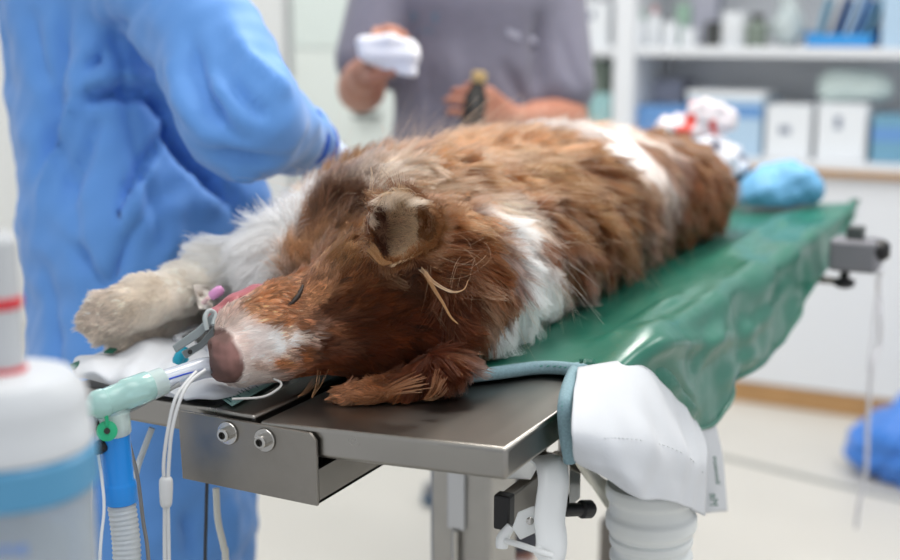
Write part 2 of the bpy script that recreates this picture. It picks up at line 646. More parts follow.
# accessory rail under the right edge
ry0 = P(505, 505, x=-0.42)[1]
rail = MB().box((-0.427, ry0 + 0.006, 0.791), (-0.415, 2.2, 0.818), 0.0015).build('side_rail', M['steel_plain'], table)
MB().box((-0.4285, ry0 - 0.006, 0.789), (-0.4135, ry0 + 0.007, 0.820), 0.002).build('end_cap', M['black'], rail)
for yy in (1.02, 1.6, 2.15):
    MB().box((-0.47, yy, 0.797), (-0.4275, yy + 0.03, 0.812), 0.001).box((-0.47, yy, 0.797), (-0.44, yy + 0.03, 0.854), 0.001).build('rail_bracket', M['steel_plain'], rail)
# ------------------------------------------------------------------ the dog
FUR = True
MAT_T = 0.012                                # thickness of the warming mat


def mat_top(x, y):
    return table_z(x) + MAT_T


HN = P(228, 356, z=0.925)
HS = 1.16
ha = np.array([0.47, 0.88, 0.10]); ha /= np.linalg.norm(ha)
hd = np.array([0.88, -0.47, -0.16]); hd -= ha * (hd @ ha); hd /= np.linalg.norm(hd)
hu = np.cross(hd, ha); hu = hu if hu[2] > 0 else -hu
HR = np.array([ha, hd, hu])


def H(s, d, u):
    return HN + HS * (ha * s + hd * d + hu * u)


def dog_body():
    S = Solid((-1.10, 0.80, 0.872), (-0.40, 2.10, 1.14), 0.004)
    # trunk and neck: elliptical stations along the table
    st = np.array([
        # y     cx     rx     cz     rz
        [0.985, -0.585, 0.050, 0.950, 0.050],
        [1.030, -0.595, 0.085, 0.962, 0.072],
        [1.090, -0.625, 0.112, 0.966, 0.078],
        [1.160, -0.650, 0.130, 0.973, 0.085],
        [1.270, -0.655, 0.138, 0.979, 0.090],
        [1.420, -0.655, 0.138, 0.984, 0.093],
        [1.560, -0.650, 0.134, 0.985, 0.094],
        [1.690, -0.640, 0.124, 0.978, 0.085],
        [1.790, -0.622, 0.114, 0.970, 0.076],
        [1.860, -0.622, 0.104, 0.962, 0.072],
        [1.900, -0.622, 0.086, 0.950, 0.054],
        [1.930, -0.622, 0.045, 0.940, 0.030]])
    sl, g = S._sub(np.array([-0.85, 0.93, 0.86]), np.array([-0.42, 2.06, 1.14]))
    y = g[..., 1]
    cx, rx, cz, rz = (np.interp(y, st[:, 0], st[:, i]) for i in range(1, 5))
    cx, rx = cx + 0.014, rx + 0.014
    ux, uz = np.abs(g[..., 0] - cx) / rx, (g[..., 2] - cz) / rz
    pw = np.where(uz < 0, 3.4, 2.0)
    q = (ux ** pw + np.abs(uz) ** pw) ** (1 / pw)
    dist = (q - 1) * np.minimum(rx, rz)
    dist = np.maximum(dist, np.maximum(st[0, 0] - y, y - st[-1, 0]))
    S._put(sl, dist.astype(np.float32), 0.01, 'add')
    # shoulder, chest ruff, hip and thigh masses
    S.ell((-0.665, 1.16, 1.008), (0.09, 0.085, 0.052), k=0.04)
    S.ell((-0.735, 1.075, 0.965), (0.055, 0.065, 0.050), k=0.04)
    S.ell((-0.636, 1.86, 0.985), (0.105, 0.080, 0.050), k=0.04)
    S.ell((-0.70, 1.86, 0.975), (0.10, 0.075, 0.05), k=0.04)
    # hind legs stretched across the table away from the back
    S.chain([(-0.70, 1.87, 0.985), (-0.83, 1.79, 0.975), (-0.93, 1.89, 0.955), (-1.00, 1.86, 0.93), (-1.04, 1.84, 0.918)], [0.055, 0.036, 0.019, 0.019, 0.022], 0.03)
    S.chain([(-0.66, 1.87, 0.935), (-0.80, 1.72, 0.925), (-0.89, 1.79, 0.917), (-0.96, 1.75, 0.912), (-1.0, 1.73, 0.91)], [0.05, 0.034, 0.018, 0.018, 0.021], 0.03)
    # tail behind the rump
    S.chain([(-0.60, 1.92, 0.935), (-0.63, 1.98, 0.925), (-0.72, 2.01, 0.92)], [0.028, 0.022, 0.014], 0.03)
    # forelegs
    r1 = [(-0.745, 1.14, 0.975), (-0.775, 1.13, 0.958), P(226, 274, z=0.948), P(180, 290, z=0.941), P(145, 302, z=0.938), P(120, 312, z=0.933)]
    S.chain(r1, [0.052, 0.038, 0.027, 0.018, 0.019, 0.021], 0.03)
    r2 = [(-0.74, 1.10, 0.93), P(250, 290, z=0.918), P(200, 303, z=0.912), P(165, 318, z=0.909), P(140, 330, z=0.905)]
    S.chain(r2[:2], [0.05, 0.032], 0.03)
    S.chain(r2[1:], [0.032, 0.0205, 0.0175, 0.019], 0.008)
    for c, rr, e in ((P(120, 312, z=0.933), 0.0115, P(98, 318, z=0.927)), (P(138, 331, z=0.905), 0.0115, P(116, 342, z=0.900))):
        f = e - c
        f /= np.linalg.norm(f)
        sd = np.cross(f, [0, 0, 1.0])
        sd /= np.linalg.norm(sd)
        for k, o in enumerate((-0.021, -0.008, 0.007, 0.020)):
            b = c + f * (0.020 if k in (0, 3) else 0.028) + np.array([0, 0, 1]) * o * 0.75 + sd * (-0.004 + 0.1 * abs(o))
            S.cone(c + np.array([0, 0, 1]) * o * 0.4, b, rr, rr * 0.86, 0.008)
    # neck from the nape to the shoulders
    S.cone(H(0.20, -0.02, 0.0), (-0.625, 1.13, 0.975), 0.060, 0.09, 0.04)
    S.cone(H(0.17, -0.06, 0.0), (-0.665, 1.10, 0.965), 0.045, 0.075, 0.04)
    # head: skull, cheeks, brows, muzzle, jaw
    S.ell(H(0.155, -0.006, 0.0), HS * np.array((0.076, 0.050, 0.058)), HR, 0.03)
    S.ell(H(0.185, 0.006, 0.004), HS * np.array((0.045, 0.040, 0.048)), HR, 0.03)
    for s in (1, -1):
        S.ell(H(0.150, -0.028, 0.036 * s), HS * np.array((0.048, 0.038, 0.024)), HR, 0.025)
        S.ell(H(0.108, 0.016, 0.024 * s), HS * np.array((0.022, 0.013, 0.017)), HR, 0.02)
        S.ell(H(0.075, -0.016, 0.026 * s), HS * np.array((0.046, 0.020, 0.016)), HR, 0.02)
        S.ell(H(0.030, -0.014, 0.018 * s), HS * np.array((0.030, 0.018, 0.017)), HR, 0.012)
    S.cone(H(0.014, -0.001, 0), H(0.105, 0.000, 0), 0.0245, 0.038, 0.02)
    S.cone(H(0.030, -0.026, 0), H(0.125, -0.040, 0), 0.015, 0.030, 0.014)
    # nose leather
    S.ell(H(-0.001, 0.003, 0.0), HS * np.array((0.0135, 0.0180, 0.0200)), HR, 0.006)
    for s in (1, -1):
        S.ell(H(-0.006, 0.000, 0.0105 * s), HS * np.array((0.010, 0.011, 0.008)), HR, 0.004)
        S.cone(H(-0.018, -0.001, 0.0095 * s), H(-0.006, 0.000, 0.0115 * s), 0.0032, 0.0036, 0.003, op='sub')
        S.cone(H(-0.010, -0.007, 0.014 * s), H(-0.001, -0.004, 0.020 * s), 0.0016, 0.0016, 0.002, op='sub')
    S.cone(H(-0.016, 0.002, 0), H(-0.013, -0.016, 0), 0.0012, 0.0014, 0.002, op='sub')
    S.ell(H(0.128, 0.004, 0.034), HS * np.array((0.05, 0.036, 0.034)), HR, 0.02)
    # eye sockets with closed lids
    for s in (1, -1):
        S.ell(H(0.104, 0.006, 0.039 * s), HS * np.array((0.018, 0.013, 0.010)), HR, 0.012, op='sub')
        S.ell(H(0.105, 0.003, 0.031 * s), HS * np.array((0.013, 0.0115, 0.0115)), HR, 0.005)
    # mouth slit
    for s in (1, -1):
        S.chain([H(0.004, -0.019, 0.010 * s), H(0.045, -0.026, 0.026 * s), H(0.078, -0.031, 0.031 * s)], [0.0016, 0.002, 0.0016], 0.004, op='sub')
    # lower ear flap lying on the steel
    S.chain([P(440, 368, z=0.912), P(410, 385, z=0.897), P(375, 391, z=0.8925), P(353, 395, z=0.8895)], [0.026, 0.016, 0.0125, 0.0135], 0.02, flat=((0, 0, 1), 0.55))
    v, f = S.data()
    v = relax(v, f, 3)
    # rest flat on what carries it
    on_mat = np.clip((v[:, 1] - 0.925) / 0.04, 0, 1)
    floor = table_z(v[:, 0]) + 0.0025 + on_mat * (MAT_T + 0.003)
    floor = np.where(v[:, 0] < -0.60, np.maximum(floor, TZ + 0.0135), floor)
    v[:, 2] = np.maximum(v[:, 2], floor)
    return v, f


def proj(p):
    d = np.array(p) - [0, 0, CZ]
    lat, fw = d[0] * _cy + d[1] * _sy, -d[0] * _sy + d[1] * _cy
    t = fw * _cp - d[2] * _sp
    return 450 + FPX * lat / t, 280 - FPX * (fw * _sp + d[2] * _cp) / t


def upper_ear():
    """The upper ear: a cupped flap whose hollow looks at the muzzle."""
    rim = [(372, 247, 1.092), (383, 263, 1.078), (400, 262, 1.062), (420, 254, 1.052), (436, 243, 1.045), (443, 226, 1.042), (438, 210, 1.042), (423, 200, 1.046),
           (404, 193, 1.052), (388, 194, 1.062), (377, 204, 1.078), (370, 224, 1.094)]
    R_ = np.array([P(x, y, t=t) for x, y, t in rim])
    R_ = catmull(np.vstack([R_, R_[:1]]), 4)[:-1]
    c = P(386, 232, t=1.118)
    n = len(R_)
    rings = []
    for k, s in enumerate(np.linspace(0.0, 1, 9)):
        rings.append(c + (R_ - c) * (s ** 0.8) + (ray(390, 230) * 0.008) * (math.sin(math.pi * s)))
    inner = np.array(rings)
    back = ray(395, 230) / np.linalg.norm(ray(395, 230))
    outer = inner + back * 0.0055
    V = np.vstack([inner.reshape(-1, 3), outer.reshape(-1, 3)])
    Fs, N, m = [], n * 9, 9
    for i in range(m - 1):
        for k in range(n):
            k2 = (k + 1) % n
            Fs.append((i * n + k, i * n + k2, (i + 1) * n + k2, (i + 1) * n + k))
            Fs.append((N + i * n + k2, N + i * n + k, N + (i + 1) * n + k, N + (i + 1) * n + k2))
    for k in range(n):
        k2 = (k + 1) % n
        Fs.append(((m - 1) * n + k, (m - 1) * n + k2, N + (m - 1) * n + k2, N + (m - 1) * n + k))
    return V, Fs, R_, c


dv, df = dog_body()
nbody = len(dv)
body_bvh = BVHTree.FromPolygons([tuple(q) for q in dv], df)
ev, ef, ear_rim, ear_c = upper_ear()
dog_me = mesh('dog', np.vstack([dv, ev]), df + [tuple(i + nbody for i in q) for q in ef])
dog = link('dog', dog_me, None, None, smooth=True)
tag(dog, 'sleeping brown and white long haired dog lying on its side with a breathing tube', 'dog')

# ---- coat map: photograph pixel -> colour, comb direction, hair length, lift
W_, CR, TAN, BR, RB, DK = (252, 251, 250), (244, 236, 224), (206, 162, 118), (158, 106, 66), (142, 80, 42), (86, 54, 34)
COAT = [
    # muzzle and blaze
    (236, 322, (226, 208, 196), (1, -0.5), .006, .2), (252, 333, (240, 230, 226), (1, -0.2), .006, .2), (258, 350, (240, 228, 224), (1, 0), .006, .2), (275, 343, W_, (1, -0.1), .007, .2),
    (292, 341, W_, (1, -0.1), .008, .2), (302, 338, (232, 214, 200), (1, 0), .009, .2), (314, 337, (206, 170, 140), (1, 0), .009, .2), (326, 336, (150, 100, 64), (1, 0), .012, .2), (305, 327, (130, 82, 48), (1, -.2), .010, .2), (305, 350, (150, 92, 52), (1, 0), .010, .2), (320, 347, (118, 70, 40), (1, 0), .012, .2), (285, 333, (214, 176, 140), (1, -.1), .008, .2), (288, 351, (226, 190, 160), (1, 0), .008, .2), (270, 355, (238, 226, 220), (1, 0), .007, .2), (240, 340, (236, 216, 208), (1, 0), .006, .2), (235, 378, (238, 226, 220), (1, 0.2), .006, .2), (252, 372, (236, 222, 214), (1, 0.2), .006, .2),
    (226, 318, (222, 196, 178), (1, -0.6), .005, .2), (262, 362, (222, 190, 165), (1, 0.1), .006, .2),
    (245, 308, (212, 158, 110), (1, -0.7), .007, .2), (262, 295, (208, 148, 96), (1, -0.8), .008, .2), (262, 315, (210, 148, 96), (1, -0.4), .008, .2), (283, 318, (196, 132, 82), (1, -0.3), .009, .2),
    (280, 282, (196, 136, 86), (.8, -1), .010, .2), (285, 300, (178, 116, 70), (.8, -0.6), .007, .2), (305, 322, (150, 96, 58), (1, -0.2), .010, .2),
    (280, 362, (200, 132, 80), (1, 0.1), .008, .2), (300, 358, (178, 108, 60), (1, 0.1), .010, .2), (300, 374, (150, 86, 46), (1, 0.4), .012, .2), (325, 365, (140, 78, 40), (1, 0.3), .014, .25),
    # eye surroundings, forehead
    (306, 284, (176, 124, 84), (.4, -1), .008, .2), (314, 296, (196, 140, 92), (.7, -.3), .009, .2), (318, 280, (166, 124, 88), (.3, -1), .014, .25), (325, 312, (112, 70, 42), (1, -.2), .014, .25),
    (300, 258, (190, 140, 92), (.4, -1), .016, .25), (316, 240, (184, 138, 94), (.5, -1), .020, .25), (310, 222, (150, 104, 68), (.2, -1), .024, .35), (338, 262, (158, 116, 78), (.3, -1), .022, .25),
    (345, 235, (150, 108, 72), (.3, -1), .024, .25), (335, 205, (98, 64, 42), (.4, -1), .03, .4), (352, 210, (92, 60, 40), (.5, -.9), .03, .4), (322, 190, (150, 104, 68), (.2, -1), .03, .4),
    (362, 250, (132, 88, 56), (.7, -.7), .024, .25), (350, 285, (140, 92, 58), (.8, -.5), .022, .25), (345, 305, (120, 72, 40), (1, -.1), .020, .25), (365, 300, (128, 74, 40), (1, 0), .022, .25),
    # cheek and side of the head; browns darkened to add shade from overhead light
    (340, 335, (105, 58, 29), (1, .1), .018, .25), (365, 325, (119, 65, 33), (1, .2), .022, .25), (390, 310, (119, 68, 36), (1, .2), .024, .25), (410, 325, (110, 58, 29), (1, .4), .026, .3),
    (380, 350, (121, 63, 31), (1, .4), .022, .25), (410, 355, (102, 52, 26), (.8, .6), .024, .3), (350, 365, (98, 54, 28), (.8, .5), .020, .3), (435, 340, (116, 61, 31), (.8, .6), .028, .3),
    (440, 365, (103, 54, 28), (.5, .9), .026, .3), (400, 285, (95, 58, 35), (1, .4), .026, .3), (425, 300, (105, 63, 36), (.8, .6), .03, .3),
    # lower ear flap
    (420, 380, (107, 59, 31), (-.6, .8), .020, .2), (395, 388, (147, 95, 58), (-1, .2), .020, .15), (370, 392, (172, 123, 88), (-1, .05), .018, .12), (352, 395, (188, 140, 107), (-1, .05), .016, .1),
    # behind the ear, neck
    (450, 215, (172, 122, 82), (1, -.1), .04, .3), (455, 250, (140, 90, 56), (.8, .5), .04, .3), (440, 275, (112, 70, 42), (.7, .7), .04, .3), (475, 235, (160, 110, 72), (.9, .4), .045, .3),
    (480, 265, (138, 88, 54), (.7, .8), .045, .3), (460, 300, (112, 68, 42), (.5, .9), .04, .3), (480, 300, (176, 146, 124), (.4, .9), .04, .3), (470, 325, (130, 78, 46), (.4, .9), .035, .3),
    (505, 300, (142, 88, 52), (.4, .9), .035, .3), (495, 285, (140, 90, 56), (.5, .9), .035, .3), (455, 340, (128, 72, 40), (.4, .9), .03, .3),
    # white collar
    (512, 222, (214, 196, 180), (.7, .5), .045, .3), (512, 240, W_, (.6, .7), .040, .3), (522, 262, W_, (.6, .8), .040, .25), (536, 282, W_, (.6, .8), .040, .25), (552, 294, W_, (.5, .8), .035, .25), (548, 252, (150, 92, 52), (.6, .8), .045, .25), (568, 276, (146, 88, 50), (.6, .8), .04, .25),
    (540, 305, W_, (.2, 1), .045, .25), (515, 322, W_, (0, 1), .045, .25), (495, 338, W_, (-.2, 1), .045, .3), (475, 350, W_, (-.2, 1), .035, .3), (545, 322, W_, (.2, 1), .035, .3), (525, 275, W_, (.5, .8), .045, .25), (552, 308, W_, (.4, 1), .03, .3),
    (388, 183, (226, 208, 192), (.5, -.6), .035, .4), (405, 180, (214, 186, 160), (.8, -.4), .035, .4), (425, 186, (196, 158, 124), (.9, -.3), .035, .35),
    # top of neck and back, light
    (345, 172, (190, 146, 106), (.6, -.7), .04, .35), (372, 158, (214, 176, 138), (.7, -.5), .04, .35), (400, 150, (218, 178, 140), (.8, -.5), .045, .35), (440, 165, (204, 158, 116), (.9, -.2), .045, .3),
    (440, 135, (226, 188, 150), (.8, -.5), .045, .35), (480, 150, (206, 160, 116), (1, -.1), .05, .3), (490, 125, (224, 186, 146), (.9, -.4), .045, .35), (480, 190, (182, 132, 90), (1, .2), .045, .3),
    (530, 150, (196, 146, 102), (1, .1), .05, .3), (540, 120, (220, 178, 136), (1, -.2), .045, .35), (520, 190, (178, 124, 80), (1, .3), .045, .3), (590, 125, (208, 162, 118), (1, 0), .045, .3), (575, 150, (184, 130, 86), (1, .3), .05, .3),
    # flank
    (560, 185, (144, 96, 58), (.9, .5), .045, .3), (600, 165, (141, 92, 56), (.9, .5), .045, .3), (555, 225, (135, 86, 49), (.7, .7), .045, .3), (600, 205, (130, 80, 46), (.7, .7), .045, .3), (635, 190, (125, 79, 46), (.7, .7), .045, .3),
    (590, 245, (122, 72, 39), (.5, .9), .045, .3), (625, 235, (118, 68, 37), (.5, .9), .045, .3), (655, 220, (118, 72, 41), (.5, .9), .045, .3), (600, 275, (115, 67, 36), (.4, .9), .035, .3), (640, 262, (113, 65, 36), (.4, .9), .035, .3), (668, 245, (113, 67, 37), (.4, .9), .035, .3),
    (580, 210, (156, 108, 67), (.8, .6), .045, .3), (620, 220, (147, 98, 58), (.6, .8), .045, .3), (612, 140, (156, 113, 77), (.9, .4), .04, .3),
    # clipped white hip
    (622, 121, (240, 232, 224), (.7, .6), .006, .1), (616, 139, W_, (.7, .6), .006, .1), (629, 155, W_, (.7, .6), .006, .1), (652, 169, (226, 216, 210), (.6, .7), .006, .1), (639, 137, (240, 232, 226), (.6, .7), .006, .1), (604, 127, (242, 238, 234), (.7, .6), .006, .1), (624, 142, (244, 240, 238), (.7, .6), .006, .1), (639, 162, (236, 230, 228), (.6, .7), .006, .1), (646, 182, (204, 188, 178), (.5, .8), .010, .15), (624, 125, (238, 226, 214), (.7, .6), .008, .1), (656, 197, (170, 140, 120), (.5, .9), .016, .2),
    # rump
    (646, 126, (196, 160, 132), (.8, .3), .02, .2), (660, 160, (160, 122, 98), (.6, .8), .02, .25), (670, 140, (170, 124, 90), (.7, .6), .03, .3), (690, 160, (146, 100, 68), (.5, .9), .03, .3), (700, 185, (134, 84, 52), (.4, .9), .035, .3), (690, 210, (132, 80, 48), (.3, 1), .035, .3), (718, 205, (142, 90, 56), (.3, 1), .035, .3),
    (700, 235, (124, 72, 42), (.2, 1), .03, .3), (725, 225, (128, 76, 46), (.2, 1), .03, .3),
    # chest ruff
    (290, 190, W_, (-.4, -.9), .05, .4), (272, 205, W_, (-.7, -.7), .04, .35), (258, 220, W_, (-.9, -.4), .04, .35), (240, 240, W_, (-1, -.1), .035, .3), (228, 258, (240, 238, 234), (-.9, .2), .035, .3), (262, 245, W_, (-.8, .1), .045, .3),
    (280, 225, W_, (-.6, -.5), .05, .35), (250, 268, W_, (-.7, .5), .035, .3), (240, 282, W_, (-.7, .5), .03, .3), (300, 200, (236, 224, 212), (-.5, -.6), .04, .4), (270, 265, W_, (-.6, .5), .03, .3), (225, 285, (240, 236, 230), (-.8, .4), .02, .3),
    # forelegs
    (200, 275, (240, 234, 224), (-1, .3), .012, .2), (180, 285, CR, (-1, .35), .010, .18), (155, 295, (234, 222, 206), (-1, .35), .009, .16), (125, 303, (226, 212, 192), (-1, .3), .008, .16), (103, 312, (216, 198, 176), (-1, .3), .007, .16), (112, 330, (222, 206, 186), (-1, .5), .007, .16),
    (205, 297, (240, 232, 222), (-1, .35), .010, .18), (180, 308, (238, 228, 216), (-1, .4), .009, .16), (155, 320, (234, 224, 210), (-1, .45), .008, .16), (130, 336, (226, 214, 198), (-1, .4), .007, .16),
]
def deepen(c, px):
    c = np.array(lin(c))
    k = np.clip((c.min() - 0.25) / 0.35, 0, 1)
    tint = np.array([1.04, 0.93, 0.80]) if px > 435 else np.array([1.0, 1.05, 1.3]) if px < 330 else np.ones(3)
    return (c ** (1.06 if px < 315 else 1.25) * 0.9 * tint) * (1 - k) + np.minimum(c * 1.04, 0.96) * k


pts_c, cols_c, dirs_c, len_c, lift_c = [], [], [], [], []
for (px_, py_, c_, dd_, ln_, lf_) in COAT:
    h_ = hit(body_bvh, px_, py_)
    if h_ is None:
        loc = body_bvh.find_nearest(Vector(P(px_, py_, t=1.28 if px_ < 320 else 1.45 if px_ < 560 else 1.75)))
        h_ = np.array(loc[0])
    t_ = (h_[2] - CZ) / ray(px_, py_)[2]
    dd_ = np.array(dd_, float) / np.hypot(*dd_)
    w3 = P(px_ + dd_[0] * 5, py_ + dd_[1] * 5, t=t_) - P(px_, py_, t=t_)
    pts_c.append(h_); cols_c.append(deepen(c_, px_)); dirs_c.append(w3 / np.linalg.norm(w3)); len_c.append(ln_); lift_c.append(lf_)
# far side of the body, not seen in the photograph
for q_, c_, d_, ln_ in (((-0.79, 1.3, 0.96), (214, 190, 166), (-.3, 1, -.5), .03), ((-0.79, 1.5, 0.96), (206, 178, 150), (-.3, 1, -.5), .03), ((-0.75, 1.72, 0.96), (220, 204, 188), (-.3, 1, -.5), .02),
                        ((-0.85, 1.8, 0.95), BR, (-.9, .3, -.2), .02), ((-1.0, 1.85, 0.93), CR, (-1, 0, 0), .012), ((-0.97, 1.76, 0.91), CR, (-1, 0, 0), .012), ((-0.66, 2.04, 0.92), BR, (-1, .2, 0), .04)):
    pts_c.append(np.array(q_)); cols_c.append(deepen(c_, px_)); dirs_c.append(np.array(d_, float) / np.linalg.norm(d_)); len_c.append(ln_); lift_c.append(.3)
pts_c, cols_c, dirs_c, len_c, lift_c = map(np.array, (pts_c, cols_c, dirs_c, len_c, lift_c))


def coat(p, jitter=0.006, power=5.0, seed=3):
    """Colour, comb direction, length and lift at points p by the nearest marks of the coat map."""
    q = p + wob(p, 14.0, seed) * jitter + wob(p, 40.0, seed + 1) * jitter * 0.6
    out_c, out_d, out_l, out_f = np.zeros((len(p), 3)), np.zeros((len(p), 3)), np.zeros(len(p)), np.zeros(len(p))
    for a in range(0, len(p), 40000):
        d = np.linalg.norm(q[a:a + 40000, None, :] - pts_c[None], axis=2) + 1e-4
        w_ = d ** -power
        w_ /= w_.sum(1, keepdims=True)
        out_c[a:a + 40000] = w_ @ cols_c
        w2 = d ** -3.0
        w2 /= w2.sum(1, keepdims=True)
        out_d[a:a + 40000] = w2 @ dirs_c
        out_l[a:a + 40000] = w2 @ len_c
        out_f[a:a + 40000] = w2 @ lift_c
    return out_c, out_d, out_l, out_f


allv = np.vstack([dv, ev])
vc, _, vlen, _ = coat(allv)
hl = (allv - HN) @ HR.T / HS                      # head coordinates s, d, u
nose_m = np.clip((0.0125 + 0.0012 * wob(allv, 60, 7)[:, 0] - 22 * ((hl[:, 1] - 0.001) ** 2 + hl[:, 2] ** 2) - hl[:, 0]) / 0.003, 0, 1) * (np.abs(hl[:, 2]) < 0.03) * (hl[:, 1] > -0.019) * (np.arange(len(allv)) < nbody)
nose_c = np.array(lin((104, 76, 70)))
pinkish = np.array(lin((166, 122, 116)))
mixn = np.clip(1.15 - np.linalg.norm(allv - hit(body_bvh, 234, 352), axis=1) / 0.020 + 0.22 * wob(allv, 70, 8)[:, 0], 0, 1)[:, None]
vc = vc * (1 - nose_m[:, None]) + nose_m[:, None] * (nose_c * (1 - mixn) + pinkish * mixn) * (1 + 0.15 * wob(allv, 80, 9)[:, :1])
# hollow of the ear: pinkish brown skin
inner_ear = np.zeros(len(allv), bool)
inner_ear[nbody:nbody + len(ev) // 2] = True
vc[inner_ear] = lin((178, 142, 116))
vc[nbody + len(ev) // 2:] = lin((120, 76, 46))
ca = dog_me.color_attributes.new('coat', 'FLOAT_COLOR', 'POINT')
ca.data.foreach_set('color', np.hstack([np.clip(vc, 0, 1), np.ones((len(vc), 1))]).astype(np.float32).ravel())

skin = bpy.data.materials.new('dog coat')
skin.use_nodes = True
nt = skin.node_tree
b_ = nt.nodes['Principled BSDF']
at = nt.nodes.new('ShaderNodeAttribute')
at.attribute_name = 'coat'
nt.links.new(at.outputs['Color'], b_.inputs['Base Color'])
b_.inputs['Roughness'].default_value = 0.55
b_.inputs['Specular IOR Level'].default_value = 0.35
nz = nt.nodes.new('ShaderNodeTexNoise')
nz.inputs['Scale'].default_value = 700
bp = nt.nodes.new('ShaderNodeBump')
bp.inputs['Distance'].default_value = 0.0006
nt.links.new(nz.outputs['Fac'], bp.inputs['Height'])
nt.links.new(bp.outputs['Normal'], b_.inputs['Normal'])
dog_me.materials.append(skin)


# ---- fur
def hair_material():
    m = bpy.data.materials.new('dog hair')
    m.use_nodes = True
    t = m.node_tree
    pb = t.nodes['Principled BSDF']
    pb.inputs['Roughness'].default_value = 0.5
    pb.inputs['Specular IOR Level'].default_value = 0.12
    hb = t.nodes.new('ShaderNodeBsdfHairPrincipled')
    hb.parametrization = 'COLOR'
    hb.inputs['Roughness'].default_value = 0.38
    hb.inputs['Radial Roughness'].default_value = 0.5
    hb.inputs['IOR'].default_value = 1.36
    a = t.nodes.new('ShaderNodeAttribute')
    a.attribute_name = 'hair_colour'
    mx = t.nodes.new('ShaderNodeMixShader')
    mx.inputs['Fac'].default_value = 0.5
    t.links.new(a.outputs['Color'], pb.inputs['Base Color'])
    t.links.new(a.outputs['Color'], hb.inputs['Color'])
    t.links.new(pb.outputs['BSDF'], mx.inputs[1])
    t.links.new(hb.outputs['BSDF'], mx.inputs[2])
    t.links.new(mx.outputs['Shader'], t.nodes['Material Output'].inputs['Surface'])
    return m


def sample_faces(v, f, n, weight=None):
    tri = []
    for q in f:
        tri.append(q[:3])
        if len(q) == 4:
            tri.append((q[0], q[2], q[3]))
    tri = np.array(tri)
    a, b, c = v[tri[:, 0]], v[tri[:, 1]], v[tri[:, 2]]
    nn_ = np.cross(b - a, c - a)
    ar = np.linalg.norm(nn_, axis=1) / 2
    cen = (a + b + c) / 3
    w_ = ar * (weight(cen) if weight else 1)
    idx = rng.choice(len(tri), n, p=w_ / w_.sum())
    r1, r2 = np.sqrt(rng.random(n)), rng.random(n)
    p = a[idx] * (1 - r1)[:, None] + b[idx] * (r1 * (1 - r2))[:, None] + c[idx] * (r1 * r2)[:, None]
    return p, nn_[idx] / (np.linalg.norm(nn_[idx], axis=1)[:, None] + 1e-12)


def floor_at(p):
    on = np.clip((p[..., 1] - 0.955) / 0.03, 0, 1) * (p[..., 0] > -0.83)
    fl = table_z(p[..., 0]) + 0.002 + on * (MAT_T + 0.002)
    return np.where((p[..., 0] < -0.60) & (p[..., 0] > -0.84), np.maximum(fl, TZ + 0.0125), np.where(p[..., 0] <= -0.84, 0.0, fl))


def grow(root, nrm, direc, length, lift, k=7, wavy=0.3, clump=0.42, nclump=14000, seed=1, droop=0.0):
    """Hair paths: (n, k, 3)."""
    n = len(root)
    tdir = direc - nrm * (direc * nrm).sum(1, keepdims=True)
    tdir /= np.linalg.norm(tdir, axis=1)[:, None] + 1e-9
    w1 = wob(root, 9.0, seed)                                  # locks bend together
    w2 = wob(root, 45.0, seed + 5)
    tdir = tdir + 0.45 * w1 + 0.25 * w2 + rng.normal(0, 0.14, (n, 3))
    tdir -= nrm * (tdir * nrm).sum(1, keepdims=True)
    tdir /= np.linalg.norm(tdir, axis=1)[:, None] + 1e-9
    s = np.linspace(0, 1, k)[None, :, None]
    L = length[:, None, None]
    lf = (lift * rng.uniform(0.5, 1.5, n))[:, None, None]
    pts = root[:, None] + tdir[:, None] * L * s + nrm[:, None] * L * lf * (s - 0.55 * s * s)
    cur = wob(root, 22.0, seed + 9)
    pts += cur[:, None] * L * wavy * s * s
    pts[..., 2] -= droop * L[..., 0] * s[..., 0] ** 2
    global LOCK
    LOCK = np.arange(n)
    if clump and nclump < n:
        ci = rng.choice(n, nclump, replace=False)
        kd = KDTree(nclump)
        for i, j in enumerate(ci):
            kd.insert(root[j], i)
        kd.balance()
        near = np.array([ci[kd.find(q)[1]] for q in root])
        LOCK = near
        rel = root - root[near]
        fade = clump * np.clip(1 - np.linalg.norm(rel, axis=1) / (0.6 * length + 0.004), 0, 1)
        tgt = pts[near] + 0.15 * rel[:, None]
        pts += (tgt - pts) * fade[:, None, None] * s ** 1.3
    fl = floor_at(pts)
    pts[..., 2] = np.maximum(pts[..., 2], fl)
    return pts


